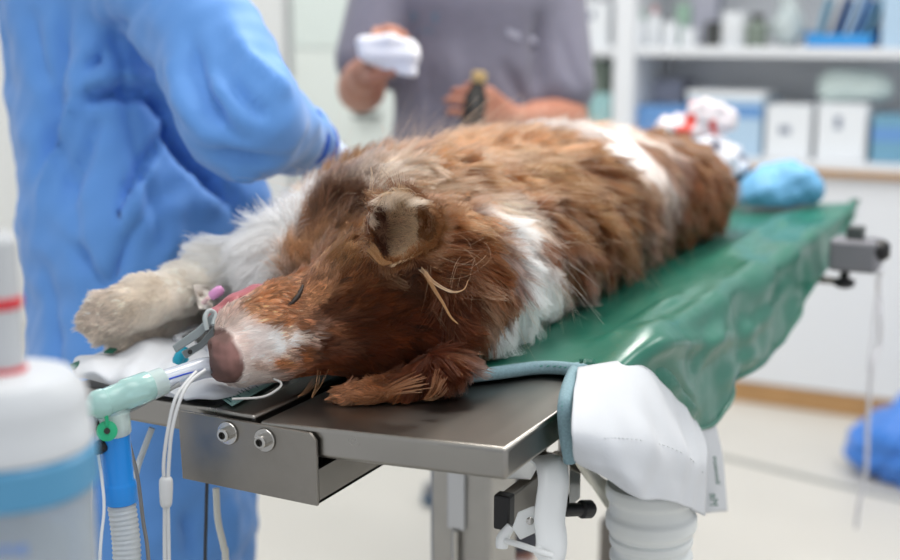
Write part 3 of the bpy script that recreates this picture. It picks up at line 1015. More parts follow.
class Fur:
    def __init__(self):
        self.p, self.c, self.r = [], [], []

    def add(self, pts, colour, r0=0.00022, r1=0.00006, tip=None):
        n, k = pts.shape[:2]
        self.p.append(pts.astype(np.float32))
        s = np.linspace(0, 1, k)[None, :, None]
        cc = colour[:, None] * np.ones((1, k, 1))
        if tip is not None:
            cc = cc * (1 - s ** 1.5 * tip[0]) + np.array(tip[1]) * s ** 1.5 * tip[0]
        self.c.append(np.clip(cc, 0, 0.97).astype(np.float32))
        rr = np.broadcast_to(r0 + (r1 - r0) * np.linspace(0, 1, k)[None] ** 1.5, (n, k))
        self.r.append(np.array(rr, np.float32))

    def build(self, name, material, parent):
        cu = bpy.data.hair_curves.new(name)
        sizes = [q.shape[1] for q in self.p for _ in range(q.shape[0])]
        cu.add_curves(sizes)
        pos = np.concatenate([q.reshape(-1, 3) for q in self.p])
        cu.attributes['position'].data.foreach_set('vector', pos.ravel())
        ra = cu.attributes.get('radius') or cu.attributes.new('radius', 'FLOAT', 'POINT')
        ra.data.foreach_set('value', np.concatenate([q.ravel() for q in self.r]))
        c4 = np.concatenate([q.reshape(-1, 3) for q in self.c])
        at_ = cu.attributes.new('hair_colour', 'FLOAT_COLOR', 'POINT')
        at_.data.foreach_set('color', np.hstack([c4, np.ones((len(c4), 1), np.float32)]).ravel())
        cu.materials.append(material)
        o = bpy.data.objects.new(name, cu)
        COL.objects.link(o)
        o.parent = parent
        return o


eye_c = hit(body_bvh, 298, 292)
hip_line = catmull(np.array([q for q in (hit(body_bvh, x, y) for x, y in ((602, 124), (614, 129), (629, 146), (644, 171), (654, 190))) if q is not None]), 8)


def clipped(p):
    return np.min([np.linalg.norm(p - q, axis=1) for q in hip_line], axis=0)



def fur_weight(c):
    h = (c - HN) @ HR.T / HS
    w_ = np.ones(len(c))
    w_[(h[:, 0] < 0.0115 - 22 * ((h[:, 1] - 0.001) ** 2 + h[:, 2] ** 2)) & (np.abs(h[:, 2]) < 0.03) & (np.abs(h[:, 1]) < 0.03) & (h[:, 1] > -0.019)] = 0        # nose
    w_[c[:, 2] < floor_at(c) + 0.0025] = 0                                                   # lying on the table
    near = np.clip((1.55 - c[:, 1]) / 0.5, 0, 1)
    w_ *= 1.0 + 1.2 * near
    w_[(h[:, 0] < 0.22) & (np.linalg.norm(c - HN, axis=1) < 0.30)] *= 0.5
    w_[(np.linalg.norm(c - eye_c, axis=1) < 0.008)] *= 0.5
    w_[c[:, 0] < -0.70] *= 0.75
    return w_


if FUR:
    fur = Fur()
    n1 = 300000
    root, nrm = sample_faces(dv, df, n1, fur_weight)
    c_, d_, l_, f_ = coat(root)
    td_ = d_ - nrm * (d_ * nrm).sum(1, keepdims=True)
    td_ /= np.linalg.norm(td_, axis=1)[:, None] + 1e-9
    c_ = coat(root + td_ * (0.5 * l_)[:, None])[0]
    l_ = (l_ + 0.003) * rng.uniform(0.55, 1.15, n1)
    f_ = f_ * 0.75
    clip_ = np.clip((clipped(root + td_ * (0.7 * l_)[:, None]) - 0.028) / 0.03, 0.10, 1)
    l_ = l_ * clip_
    white = np.clip((c_.min(1, keepdims=True) - 0.45) / 0.25, 0, 1)
    l_ = l_ * np.clip((root[:, 2] - floor_at(root)) / 0.035, 0.35, 1)
    pts = grow(root, nrm, d_, l_, f_, clump=0.55, nclump=15000)
    bright = np.exp(0.22 * wob(root, 30, 21)[:, :1] + rng.normal(0, 0.20, (n1, 1))[LOCK] + rng.normal(0, 0.16, (n1, 1)))
    bright = bright * (1 - white) + (1 + 0.06 * (bright - 1)) * white
    fur.add(pts, c_ * bright, 0.00030, 0.00010)
    # dense short hair of the face
    nh = 130000
    root, nrm = sample_faces(dv, df, nh, lambda c: fur_weight(c) * (((c - HN) @ HR.T / HS)[:, 0] < 0.23) * (np.linalg.norm(c - HN, axis=1) < 0.30) * (1 + 2.0 * (((c - HN) @ HR.T / HS)[:, 0] < 0.11)))
    c_, d_, l_, f_ = coat(root, jitter=0.004)
    l_ = (l_ * 0.8 + 0.003) * rng.uniform(0.5, 1.2, nh)
    white = np.clip((c_.min(1, keepdims=True) - 0.35) / 0.25, 0, 1)
    pts = grow(root, nrm, d_, l_, f_ * 1.3, k=6, wavy=0.25, clump=0.7, nclump=11000, seed=81)
    bright = np.exp(0.16 * wob(root, 60, 23)[:, :1] + rng.normal(0, 0.34, (nh, 1))[LOCK] + rng.normal(0, 0.18, (nh, 1)))
    bright = bright * (1 - white) + (1 + 0.22 * (bright - 1)) * white
    fur.add(pts, c_ * bright, 0.00030, 0.00012)
    # loose flyaway hair along the coat
    n2 = 2600
    root, nrm = sample_faces(dv, df, n2, lambda c: fur_weight(c) * (c[:, 2] > 0.95) * (((c - HN) @ HR.T)[:, 0] > 0.17))
    c_, d_, l_, f_ = coat(root)
    pts = grow(root, nrm, d_ + 0.4 * wob(root, 12, 31), l_ * rng.uniform(1.0, 1.5, n2), f_ * 1.9 + 0.15, k=9, wavy=0.6, clump=0.5, nclump=500, seed=41)
    fur.add(pts, c_ * 0.5 + np.array(lin((226, 196, 160))) * 0.5, 0.00014, 0.00005)
    # ear: short hair on the back, tan hair in the hollow, tufts at the edge
    half = len(ev) // 2
    inner_f = [q for q in ef if max(q) < half]
    outer_f = [q for q in ef if min(q) >= half]
    root, nrm = sample_faces(ev, inner_f, 4200)
    vd = -ray(395, 230) / np.linalg.norm(ray(395, 230))
    nrm = np.where(((nrm @ vd) < 0)[:, None], -nrm, nrm)
    out = root - ear_c
    rad = np.linalg.norm(out, axis=1)
    out /= rad[:, None] + 1e-9
    rx_ = np.array([proj(q)[0] for q in root])
    colr = np.where((rx_ < 386)[:, None], np.array(lin((122, 84, 70))), np.where(((rad > 0.036) & (rx_ > 415))[:, None], np.array(lin((128, 84, 50))), np.array(lin((228, 200, 164)))))
    colr = colr * rng.uniform(0.75, 1.2, (len(root), 1))
    fur.add(grow(root, nrm, out + np.array([0, 0, 0.3]), rng.uniform(.008, .018, len(root)), np.full(len(root), .35), clump=0.6, nclump=250, seed=51), colr, 0.00018)
    root, nrm = sample_faces(ev, outer_f, 3800)
    nrm = np.where(((nrm @ vd) > 0)[:, None], -nrm, nrm)
    out = root - ear_c
    out /= np.linalg.norm(out, axis=1)[:, None] + 1e-9
    fur.add(grow(root, nrm, out, rng.uniform(.012, .022, len(root)), np.full(len(root), .3), seed=55), np.array(lin((130, 84, 52))) * rng.uniform(0.8, 1.2, (len(root), 1)), 0.0002)
    # hair along the rim
    k_ = rng.integers(0, len(ear_rim), 2200)
    root = ear_rim[k_] + rng.normal(0, 0.0012, (2200, 3))
    out = ear_rim[k_] - ear_c
    out /= np.linalg.norm(out, axis=1)[:, None]
    top = (np.isin(k_, np.arange(26, 44)))
    ln_ = np.where(top, rng.uniform(.008, .020, 2200), rng.uniform(.005, .010, 2200))
    colr = np.where(top[:, None], np.array(lin((222, 200, 176))), np.array(lin((150, 100, 62)))) * rng.uniform(.8, 1.15, (2200, 1))
    fur.add(grow(root, out, out * 0.3 + vd, ln_, np.full(2200, 1.0), clump=0.3, nclump=400, seed=61), colr, 0.00016)
    # wisps of long hair under the ear and on the table
    def wisp(px_path, ts, n, spread, colour, r=0.00022):
        base = catmull(np.array([P(x, y, t=t) for (x, y), t in zip(px_path, ts)]), 4)
        off = rng.normal(0, spread, (n, 1, 3)) * np.linspace(1, 0.12, len(base))[None, :, None]
        pp = base[None] + off + wob(base, 20, 71)[None] * 0.001
        pp[..., 2] = np.maximum(pp[..., 2], floor_at(pp) + 0.0005)
        fur.add(pp, np.array(lin(colour)) * rng.uniform(.8, 1.15, (n, 1)), r, 0.00008)
    wisp([(425, 272), (432, 284), (440, 300), (452, 318), (458, 324)], [1.07, 1.06, 1.055, 1.05, 1.048], 22, 0.0012, (176, 124, 76))
    wisp([(420, 268), (434, 282), (450, 292), (462, 290), (468, 280)], [1.07, 1.06, 1.055, 1.055, 1.06], 6, 0.0008, (190, 140, 92))
    wisp([(375, 210), (370, 195), (371, 180), (370, 168)], [1.09, 1.085, 1.08, 1.08], 8, 0.0016, (200, 165, 125))
    wisp([(372, 250), (382, 262), (392, 262)], [1.085, 1.066, 1.06], 90, 0.0022, (170, 122, 78))
    wisp([(420, 382), (405, 386), (392, 392), (388, 398)], [1.04, 1.04, 1.045, 1.05], 26, 0.004, (140, 84, 48))
    wisp([(440, 378), (436, 388), (430, 396), (424, 400)], [1.06, 1.05, 1.05, 1.05], 26, 0.004, (120, 70, 38))
    wisp([(316, 378), (306, 390), (296, 397)], [1.09, 1.08, 1.07], 9, 0.003, (112, 74, 44), 0.0001)
    wisp([(322, 372), (318, 385), (312, 398)], [1.085, 1.075, 1.06], 6, 0.003, (160, 112, 70), 0.00012)
    fur.build('fur', hair_material(), dog)

# closed upper eyelid with its dark rim
lid = [hit(body_bvh, x, y) for x, y in ((304, 280), (302, 288), (298, 296), (293, 302), (288, 305))]
lid = [q for q in lid if q is not None]
vdir = -ray(298, 292) / np.linalg.norm(ray(298, 292))
MB().tube(np.array(lid) + vdir * 0.0004, [0.0006, 0.0018, 0.0026, 0.0021, 0.0008][:len(lid)], res=4).build('eyelid', mat('eyelid rim', (40, 27, 21), 0.5), dog, smooth=True)
# tongue drawn out beside the muzzle
S = Solid(P(205, 330, t=1.16) - 0.09, P(262, 296, t=1.2) + 0.09, 0.0022)
tp = [H(0.070, -0.030, 0.026), P(258, 294, t=1.165), P(238, 302, t=1.155), P(217, 314, t=1.150)]
S.chain(tp, [0.012, 0.012, 0.011, 0.010], 0.01, flat=(hu, 0.6))
S.cone(tp[0] + hu * 0.008, tp[3] + hu * 0.0075, 0.0014, 0.0014, 0.004, op='sub')
link('tongue', S.mesh('tongue', 2), mat('tongue', (176, 104, 108), 0.3, noise=0.08, nscale=200, bump=0.0003, bscale=900, sub=0.2), dog, smooth=True)
# ------------------------------------------------------------------ green warming mat with its white air sleeve and hose
M['green'] = mat('green coated nylon', (36, 108, 90), 0.29, spec=0.7, noise=0.04, nscale=20, bump=0.0004, bscale=60)
M['white_cloth'] = mat('white coated cloth', (200, 204, 210), 0.6, bump=0.00015, bscale=500, sheen=0.2)
M['piping'] = mat('grey blue binding', (128, 158, 168), 0.8, noise=0.15, nscale=500, bump=0.0004, bscale=1200)
M['stitch'] = mat('green stitching', (60, 150, 130), 0.8)
M['ink'] = mat('green print', (20, 96, 76), 0.6)
M['white_plastic'] = mat('white plastic', (232, 235, 236), 0.32, spec=0.5)
M['hose_white'] = mat('white hose plastic', (226, 230, 230), 0.4, spec=0.5)

mat_root = empty('warming_mat', (-0.5, 1.6, TZ), 'green warming mat with grey binding draped over the right table edge', 'mat')


def mat_point(y, k):
    """k = 0 at the far side under the dog, 1 at the table edge, to 2 at the hanging hem."""
    return None


stations = [
    # y at table, y at hem, hem x, hem z, front curl
    (0.985, 0.955, -0.372, 0.862), (1.05, 1.00, -0.362, 0.845), (1.13, 1.10, -0.350, 0.822), (1.21, 1.20, -0.340, 0.802), (1.29, 1.285, -0.345, 0.790),
    (1.38, 1.38, -0.348, 0.806), (1.48, 1.49, -0.345, 0.802), (1.60, 1.60, -0.345, 0.806), (1.72, 1.72, -0.350, 0.832), (1.85, 1.85, -0.350, 0.852), (2.00, 2.00, -0.352, 0.868), (2.14, 2.14, -0.36, 0.885), (2.245, 2.26, -0.372, 0.906)]
rows = []
for (ya, yb, xh, zh) in stations:
    row = []
    for x in (-0.80, -0.70, -0.60, -0.50, -0.44, -0.40):
        row.append((x, ya, float(mat_top(x, ya)) - 0.001))
    e = float(mat_top(TX1, ya))
    row.append((TX1 + 0.0085, ya * 0.8 + yb * 0.2, e - 0.002))
    row.append((TX1 + 0.017, ya * 0.5 + yb * 0.5, e * 0.62 + zh * 0.38 + 0.006))
    row.append((xh - 0.006, ya * 0.2 + yb * 0.8, e * 0.28 + zh * 0.72))
    row.append((xh, yb, zh))
    rows.append(row)
# the front edge runs slantwise over the panel to the edge
fx = [-0.80, -0.70, -0.60, -0.50, -0.44, -0.40]
fy = [1.02, 1.00, 0.985, 0.985, 1.035, 1.030]
for i, (x, y_) in enumerate(zip(fx, fy)):
    rows[0][i] = (x, y_, float(mat_top(x, y_)))
rows[0][6] = tuple(P(575, 368, z=0.902))
rows[0][7] = tuple(P(566, 395, x=-0.370))
rows[0][8] = tuple(P(566, 425, x=-0.367))
rows[0][9] = tuple(P(571, 457, x=-0.365))
g = patch(rows, 8, 10)
hh, ww = g.shape[:2]
flat = g.reshape(-1, 3)
n = grid_normals(g).reshape(-1, 3)
if n[:, 2].mean() < 0:
    g = g[:, ::-1]
    flat = g.reshape(-1, 3)
    n = grid_normals(g).reshape(-1, 3)
outw = np.clip((flat[:, 0] + 0.475) / 0.06, 0, 1)          # folds only where the mat is free of the dog
u = flat[:, 1] * 1.0 + flat[:, 0] * 0.8
ridge = (0.0060 * np.abs(np.sin(u * 14 + 1.2 * np.sin(flat[:, 0] * 22 + flat[:, 1] * 5))) ** 3 + 0.005 * (wob(flat * [1, 0.8, 1], 5.5, 77)[:, 0] + 0.6) * 0.6 + 0.0012 * wob(flat, 14, 78)[:, 1] + 0.0006 * np.abs(wob(flat, 30, 80)[:, 2]))
hang = np.clip((0.885 - flat[:, 2]) / 0.03, 0, 1)
ridge = np.maximum(ridge, 0) + hang * (0.004 * np.sin(flat[:, 1] * 26 + 2.0 * np.sin(flat[:, 1] * 9)) + 0.0020 * wob(flat, 9, 79)[:, 0])
front = np.clip((flat[:, 1] - 1.06) / 0.06, 0, 1)
flat2 = flat + n * (ridge * outw * front)[:, None]
# the crumpled corner that stands up behind the white sleeve
c0 = P(645, 335, z=0.915)
bulge = np.exp(-((flat[:, 0] - c0[0]) / 0.03) ** 2 - ((flat[:, 1] - c0[1]) / 0.08) ** 2) * outw
flat2[:, 2] += 0.016 * bulge
flat2[:, 0] += 0.010 * bulge
g2 = flat2.reshape(hh, ww, 3)
cover = sheet('mat_cover', g2, 0.006, M['green'], mat_root)
crease(cover.data, [(p_, w_, d_ * 1.4) for p_, w_, d_ in [([(610, 338), (650, 316), (700, 284)], 0.012, 0.005), ([(640, 360), (662, 345), (700, 342), (745, 330)], 0.011, 0.007), ([(692, 392), (702, 352), (724, 322)], 0.012, 0.006), ([(742, 305), (782, 264), (822, 228)], 0.016, 0.006),
    ([(720, 258), (762, 232), (806, 208)], 0.016, 0.006), ([(655, 366), (684, 396), (698, 420)], 0.009, -0.008), ([(730, 350), (760, 320), (790, 285)], 0.011, 0.006), ([(716, 385), (740, 362), (758, 350)], 0.010, 0.005), ([(760, 240), (800, 222), (835, 210)], 0.012, -0.003)]], bvh_of(cover.data))
v_ = verts_of(cover.data)
in_ = v_[:, 0] < TX1 + 0.004
v_[:, 2] = np.where(in_, np.maximum(v_[:, 2], table_z(np.minimum(v_[:, 0], TX1)) + 0.0015), v_[:, 2])
set_verts(cover.data, v_)
edge = g2[0]
bm_ = MB().tube(edge + [0, -0.001, -0.003], 0.0062, n=10)
pip = bm_.build('binding', M['piping'], mat_root, smooth=True)
st_ = MB()
el = edge + [0, -0.0068, -0.001]
for i in range(2, len(el) - 1, 1):
    a_, b_2 = el[i], el[i] + (el[min(i + 1, len(el) - 1)] - el[i]) * 0.45
    st_.tube([a_, b_2 + [0, 0, 0.0012]], 0.0005, n=5)
st_.build('stitching', M['stitch'], pip)
MB().tube(g2[:, -1] if g2[0, -1, 2] < g2[0, 0, 2] else g2[:, 0], 0.0028, n=8).build('hem', M['green'], mat_root, smooth=True)

# white sleeve: control points read off the photograph, standing out from the table edge
ws = [
    [P(578, 368, x=-0.392), P(600, 362, x=-0.380), P(625, 361, x=-0.368), P(650, 371, x=-0.352), P(675, 395, x=-0.342), P(700, 427, x=-0.340)],
    [P(573, 398, x=-0.362), P(596, 395, x=-0.350), P(624, 396, x=-0.338), P(652, 404, x=-0.328), P(680, 422, x=-0.326), P(706, 440, x=-0.330)],
    [P(572, 430, x=-0.358), P(596, 432, x=-0.342), P(624, 436, x=-0.326), P(653, 442, x=-0.318), P(682, 455, x=-0.316), P(708, 466, x=-0.324)],
    [P(574, 455, x=-0.357), P(598, 462, x=-0.338), P(626, 470, x=-0.318), P(655, 478, x=-0.312), P(684, 486, x=-0.312), P(706, 490, x=-0.322)],
    [P(578, 464, x=-0.357), P(602, 476, x=-0.336), P(640, 499, x=-0.312), P(662, 500, x=-0.309), P(688, 507, x=-0.311), P(705, 516, x=-0.322)]]
for k_ in (2, 3, 4):
    for j_, q_ in enumerate(ws[k_]):
        d_k = q_ - np.array([0, 0, CZ])
        ws[k_][j_] = np.array([0, 0, CZ]) + d_k * (1 - 0.014 / max(0.2, -d_k[0]) * 0.9)
gs = patch(ws, 10, 10)
gn = grid_normals(gs)
if gn[..., 0].mean() < 0:
    gs = gs[:, ::-1]
fl_ = gs.reshape(-1, 3)
nn_ = grid_normals(gs).reshape(-1, 3)
rip = 0.0016 * wob(fl_, 14, 91)[:, 0] + 0.0012 * np.sin((fl_[:, 1] * 0.8 + fl_[:, 2] * 0.6) * 90) * np.exp(-((fl_[:, 1] - 0.98) / 0.09) ** 2)
gs = (fl_ + nn_ * rip[:, None]).reshape(gs.shape)
slv = sheet('air_sleeve', gs, 0.0022, M['white_cloth'], mat_root)
sb = bvh_of(slv.data)
# seam across the sleeve
seam = [hit(sb, x, y) for x, y in ((604, 438), (620, 438), (640, 440), (660, 444), (680, 452), (694, 462), (704, 474))]
seam = catmull(np.array([q for q in seam if q is not None]), 9)
sm = MB()
for i in range(0, len(seam) - 1, 2):
    off = np.array([0.0004, -0.0004, 0.0002])
    sm.tube([seam[i] + off, seam[i] + (seam[i + 1] - seam[i]) * 0.9 + off], 0.00045, n=5)
sm.build('seam_stitching', mat('white thread', (205, 208, 212), 0.8), slv)
# inner flap that wraps behind the hose
fw_ = [[P(570, 455, x=-0.370), P(590, 468, x=-0.404), P(606, 480, x=-0.404)], [P(585, 476, x=-0.404), P(600, 490, x=-0.404), P(613, 500, x=-0.405)], [P(604, 505, x=-0.404), P(612, 515, x=-0.405), P(618, 524, x=-0.405)], [P(617, 522, x=-0.404), P(620, 527, x=-0.405), P(622, 530, x=-0.405)]]
sheet('sleeve_flap', patch(fw_, 8, 8), 0.0016, mat('cream sleeve lining', (226, 224, 212), 0.7), slv)
# woven label beside the hose
lb = [[P(690, 432, x=-0.347), P(701, 427, x=-0.342), P(715, 423, x=-0.338)], [P(699, 462, x=-0.345), P(708, 458, x=-0.339), P(722, 455, x=-0.335)], [P(702, 490, x=-0.344), P(712, 488, x=-0.338), P(725, 486, x=-0.334)], [P(704, 513, x=-0.344), P(714, 512, x=-0.338), P(727, 511, x=-0.334)]]
lg = patch(lb, 8, 8)
lab = sheet('label_tape', lg, 0.0008, M['white_cloth'], slv)


def lettering(name, text, size, origin, right, up, material, parent, depth=0.0002):
    """Raised lettering as a mesh: baseline origin, reading direction and up direction."""
    c = bpy.data.curves.new(name, 'FONT')
    c.body, c.size, c.extrude = text, size, depth
    o = bpy.data.objects.new(name, c)
    COL.objects.link(o)
    dg = bpy.context.evaluated_depsgraph_get()
    me = bpy.data.meshes.new_from_object(o.evaluated_get(dg))
    bpy.data.objects.remove(o)
    r, u_ = np.array(right, float), np.array(up, float)
    r /= np.linalg.norm(r)
    u_ -= r * (u_ @ r)
    u_ /= np.linalg.norm(u_)
    w_ = np.cross(r, u_)
    v = verts_of(me)
    set_verts(me, np.array(origin) + v[:, :1] * r + v[:, 1:2] * u_ + v[:, 2:] * w_)
    me.name = name
    me.materials.clear()
    return link(name, me, material, parent)


tow = -ray(712, 480) / np.linalg.norm(ray(712, 480))
o1, o2 = P(710, 506, x=-0.3395), P(710, 489, x=-0.3395)
lettering('print', 'Me', 0.0125, o1 + tow * 0.004, o2 - o1, -np.cross(o2 - o1, tow) * -1, M['ink'], lab)
o1, o2 = P(715, 485, x=-0.338), P(711, 450, x=-0.339)
lettering('print', 'Veterinary', 0.0095, o1 + tow * 0.004, o2 - o1, -np.cross(o2 - o1, tow) * -1, M['ink'], lab)

# corrugated hose
hb_ = P(657, 500, x=-0.345)
ax_x, ax_y = hb_[0] - 0.010, hb_[1] + 0.012
prof, z_ = [], 0.0
R0 = 0.0385
path_h = np.array([(ax_x, ax_y, 0.775), (ax_x + 0.002, ax_y, 0.70), (ax_x + 0.004, ax_y + 0.004, 0.60), (ax_x + 0.006, ax_y + 0.02, 0.45), (ax_x + 0.02, ax_y + 0.06, 0.28), (ax_x + 0.07, ax_y + 0.16, 0.12), (ax_x + 0.16, ax_y + 0.30, 0.055), (ax_x + 0.30, ax_y + 0.45, 0.048)])
ph = catmull(path_h, 60)
L_ = np.concatenate([[0], np.cumsum(np.linalg.norm(np.diff(ph, axis=0), axis=1))])
tt = np.arange(0, L_[-1], 0.0020)
ph = np.stack([np.interp(tt, L_, ph[:, i]) for i in range(3)], 1)
rad = R0 + 0.0022 * np.tanh(2.2 * np.sin(tt * 2 * math.pi / 0.0175))
rad = np.where(tt < 0.052, R0 + 0.004 + 0.0018 * np.tanh(3 * np.sin(tt * 2 * math.pi / 0.03)), rad)
hose = MB().tube(ph, rad, n=40).build('air_hose', M['hose_white'], None, smooth=True)
tag(hose, 'thick white corrugated air hose hanging out of the white mat sleeve', 'hose')

# white plastic hose clip hooked over the rail
clip = empty('hose_clip', P(535, 500, x=-0.42), 'white plastic spring clip with a wire bar hooked over the table rail', 'clip')
VT = 1.03


def band(pts, ts, width, th, name, parent, material):
    """Curved plastic strap: a centre line in pixels with depths, given a width and a thickness."""
    c = catmull(np.array([P(x, y, t=t) for (x, y), t in zip(pts, ts)]), 8)
    tan = np.gradient(c, axis=0)
    tan /= np.linalg.norm(tan, axis=1)[:, None]
    wd = np.array([0.86, 0.5, 0.0]) if np.isscalar(width) else None
    wv = np.array([_cy, _sy, 0]) if wd is not None else None
    wv = np.tile(np.array([0.75, 0.66, 0.0]), (len(c), 1))
    wv -= tan * (wv * tan).sum(1, keepdims=True)
    wv /= np.linalg.norm(wv, axis=1)[:, None]
    gg = np.stack([c - wv * width / 2, c - wv * width / 6, c + wv * width / 6, c + wv * width / 2], 1)
    return sheet(name, gg, th, material, parent)


band([(517, 479), (526, 465), (538, 459), (549, 464), (553, 480), (551, 500), (549, 520), (551, 540), (549, 554), (540, 562)], [1.085, 1.072, 1.064, 1.05, 1.04, 1.035, 1.03, 1.025, 1.022, 1.02], 0.026, 0.003, 'strap', clip, M['white_plastic'])
lv = [(512, 528), (520, 540), (537, 532), (544, 520), (541, 508), (533, 506), (518, 512)]
lp = [P(x, y, t=1.045) for x, y in lv]
lev = MB().prism(lp, np.array(ray(530, 520)) * 0.0, np.array(ray(530, 520)) * 0.010).build('lever', M['white_plastic'], clip, bevel=0.0012)
pc_ = P(530, 521, t=1.0445)
vw = -ray(530, 521) / np.linalg.norm(ray(530, 521))
MB().lathe([(0.0032, 0), (0.0032, 0.0008), (0.0022, 0.0014), (0.0001, 0.0014)], pc_, vw, 16).build('pivot_pin', M['bolt'], lev, smooth=True)
MB().tube([P(502, 548, t=1.05), P(503, 538, t=1.05), P(511, 526, t=1.05)], [0.005, 0.0055, 0.004], n=12, res=6).build('lever_tip', M['white_plastic'], lev, smooth=True)
MB().tube([P(506, 541, t=1.045), P(520, 545, t=1.03), P(538, 551, t=1.015), P(553, 556, t=1.012)], 0.0026, n=12, res=4).build('wire_bar', M['white_plastic'], clip, smooth=True)

# steel rail clamp with black star knob
rc = empty('rail_clamp', P(572, 490, x=-0.405), 'steel rail clamp with a black knob under the white mat sleeve', 'clamp')
a_ = P(572, 472, x=-0.404)
MB().box((a_[0] - 0.008, a_[1] - 0.017, 0.776), (a_[0] + 0.004, a_[1] + 0.013, 0.850), 0.0015).build('clamp_block', M['bolt'], rc)
k0, k1 = P(566, 510, x=-0.398), P(588, 509, x=-0.385)
MB().lathe([(0.004, -0.012), (0.0062, 0), (0.0062, 0.016), (0.0085, 0.018), (0.0085, 0.028), (0.006, 0.031)], k0, k1 - k0, 18).build('knob', M['black'], rc, smooth=True)
MB().box(P(560, 462, x=-0.40) - [0.012, 0.02, 0.004], P(560, 462, x=-0.40) + [0.006, 0.016, 0.004], 0.001).build('hook', M['bolt'], rc)

# ------------------------------------------------------------------ clamp and cord at the far right end
fc = empty('end_clamp', P(852, 255, x=-0.36), 'grey clamp with black knobs at the far right end of the table', 'clamp')
q0 = P(856, 252, x=-0.296)
MB().box(q0 - [0.034, 0.028, 0.026], q0 + [0.034, 0.028, 0.020], 0.006).build('clamp_block', mat('grey clamp casting', (128, 128, 134), 0.4, metal=0.3), fc)
MB().lathe([(0.008, 0), (0.014, 0.003), (0.016, 0.016), (0.010, 0.024)], P(872, 250, x=-0.272), (1, 0.2, 0), 18).build('knob', M['black'], fc, smooth=True)
MB().lathe([(0.006, 0.012), (0.006, 0), (0.015, -0.002), (0.015, -0.010), (0.008, -0.014)], q0 + [-0.012, -0.01, -0.038], (0, 0, 1), 18).build('wing_knob', M['black'], fc, smooth=True)
MB().box(q0 + [-0.014, -0.012, 0.018], q0 + [0.010, 0.012, 0.038], 0.003).build('post', M['grey_metal'], fc)
MB().box((-0.379, q0[1] + 0.006, 0.838), (q0[0] - 0.01, q0[1] + 0.022, 0.847), 0.001).box((q0[0] - 0.022, q0[1] + 0.006, 0.838), (q0[0] - 0.010, q0[1] + 0.022, q0[2] - 0.02), 0.001).build('mounting_bar', M['steel_plain'], fc)
cd = [P(881, 270, x=-0.236), P(878, 285, x=-0.300), P(880, 318, x=-0.298), P(879, 345, x=-0.300), P(872, 370, x=-0.305), P(868, 420, x=-0.31), P(866, 470, x=-0.315), P(859, 505, x=-0.322), P(856, 528, x=-0.326)]
cd2 = [P(876, 300, x=-0.304), P(873, 330, x=-0.305), P(868, 372, x=-0.306)]
cord = MB().tube(cd, 0.0036, n=8, res=6).tube(cd2, 0.0022, n=8, res=5).build('hanging_cord', mat('white cord', (226, 226, 232), 0.5), None, smooth=True)
tag(cord, 'thin white cord hanging down from the grey end clamp', 'cord')
# ------------------------------------------------------------------ white pad under the muzzle
pad_root = empty('absorbent_pad', P(150, 372, z=TZ), 'creased white pad with green printed edges under the muzzle', 'pad')
pr = [
    [P(72, 366, z=0.884), P(100, 352, z=0.884), P(140, 338, z=0.884), P(185, 322, z=0.884), P(225, 312, z=0.884), P(250, 305, z=0.884)],
    [P(72, 371, z=0.889), P(105, 360, z=0.893), P(145, 345, z=0.894), P(188, 332, z=0.893), P(225, 325, z=0.890), P(260, 318, z=0.888)],
    [P(76, 377, z=0.890), P(112, 370, z=0.895), P(152, 357, z=0.896), P(192, 346, z=0.894), P(230, 340, z=0.890), P(272, 334, z=0.888)],
    [P(88, 380, z=0.889), P(128, 380, z=0.894), P(165, 372, z=0.894), P(200, 362, z=0.890), P(240, 358, z=0.887), P(285, 350, z=0.886)],
    [P(100, 383, z=0.886), P(145, 392, z=0.889), P(180, 390, z=0.890), P(212, 384, z=0.887), P(250, 375, z=0.886), P(290, 366, z=0.885)],
    [P(112, 386, z=0.884), P(160, 396, z=0.885), P(195, 399, z=0.886), P(222, 399, z=0.885), P(252, 388, z=0.884), P(288, 376, z=0.884)]]
gp = patch(pr, 10, 10)
if grid_normals(gp)[..., 2].mean() < 0:
    gp = gp[:, ::-1]
fp = gp.reshape(-1, 3)
dd = np.array([0.75, 0.66, 0])
fold = 0.0065 * np.abs(np.sin((fp @ dd) * 62 + 1.5 * np.sin(fp[:, 0] * 25))) ** 2 + 0.0015 * wob(fp, 18, 15)[:, 0]
ins = np.ones(gp.shape[:2])
ins[0], ins[-1], ins[:, 0], ins[:, -1] = 0.1, 0.1, 0.1, 0.1
fp = fp + np.array([0, 0, 1]) * (fold * ins.ravel())[:, None]
# keep below the muzzle
lim = np.full(len(fp), 9.0)
for i_, p_ in enumerate(fp):
    h_ = body_bvh.ray_cast(Vector((p_[0], p_[1], 0.86)), Vector((0, 0, 1)))
    if h_[0] is not None:
        lim[i_] = h_[0][2] - 0.0095
fp[:, 1] = np.where(fp[:, 0] > -0.815, np.minimum(fp[:, 1], 0.962), fp[:, 1])
fp[:, 2] = np.maximum(np.minimum(fp[:, 2], lim), TZ + 0.003)
sheet('pad', fp.reshape(gp.shape), 0.0022, M['white_cloth'], pad_root)
for nm, qs in (('green_corner', [(70, 365), (86, 358), (88, 362), (80, 367), (72, 370)]), ('green_mark', [(104, 352), (110, 348), (117, 349), (112, 353)])):
    o_ = MB().prism([P(x, y, z=0.8985 if nm != 'green_corner' else 0.8925) for x, y in qs], (0, 0, -0.001), (0, 0, 0.0006)).build(nm, mat('dark green print', (14, 84, 66), 0.6), pad_root)
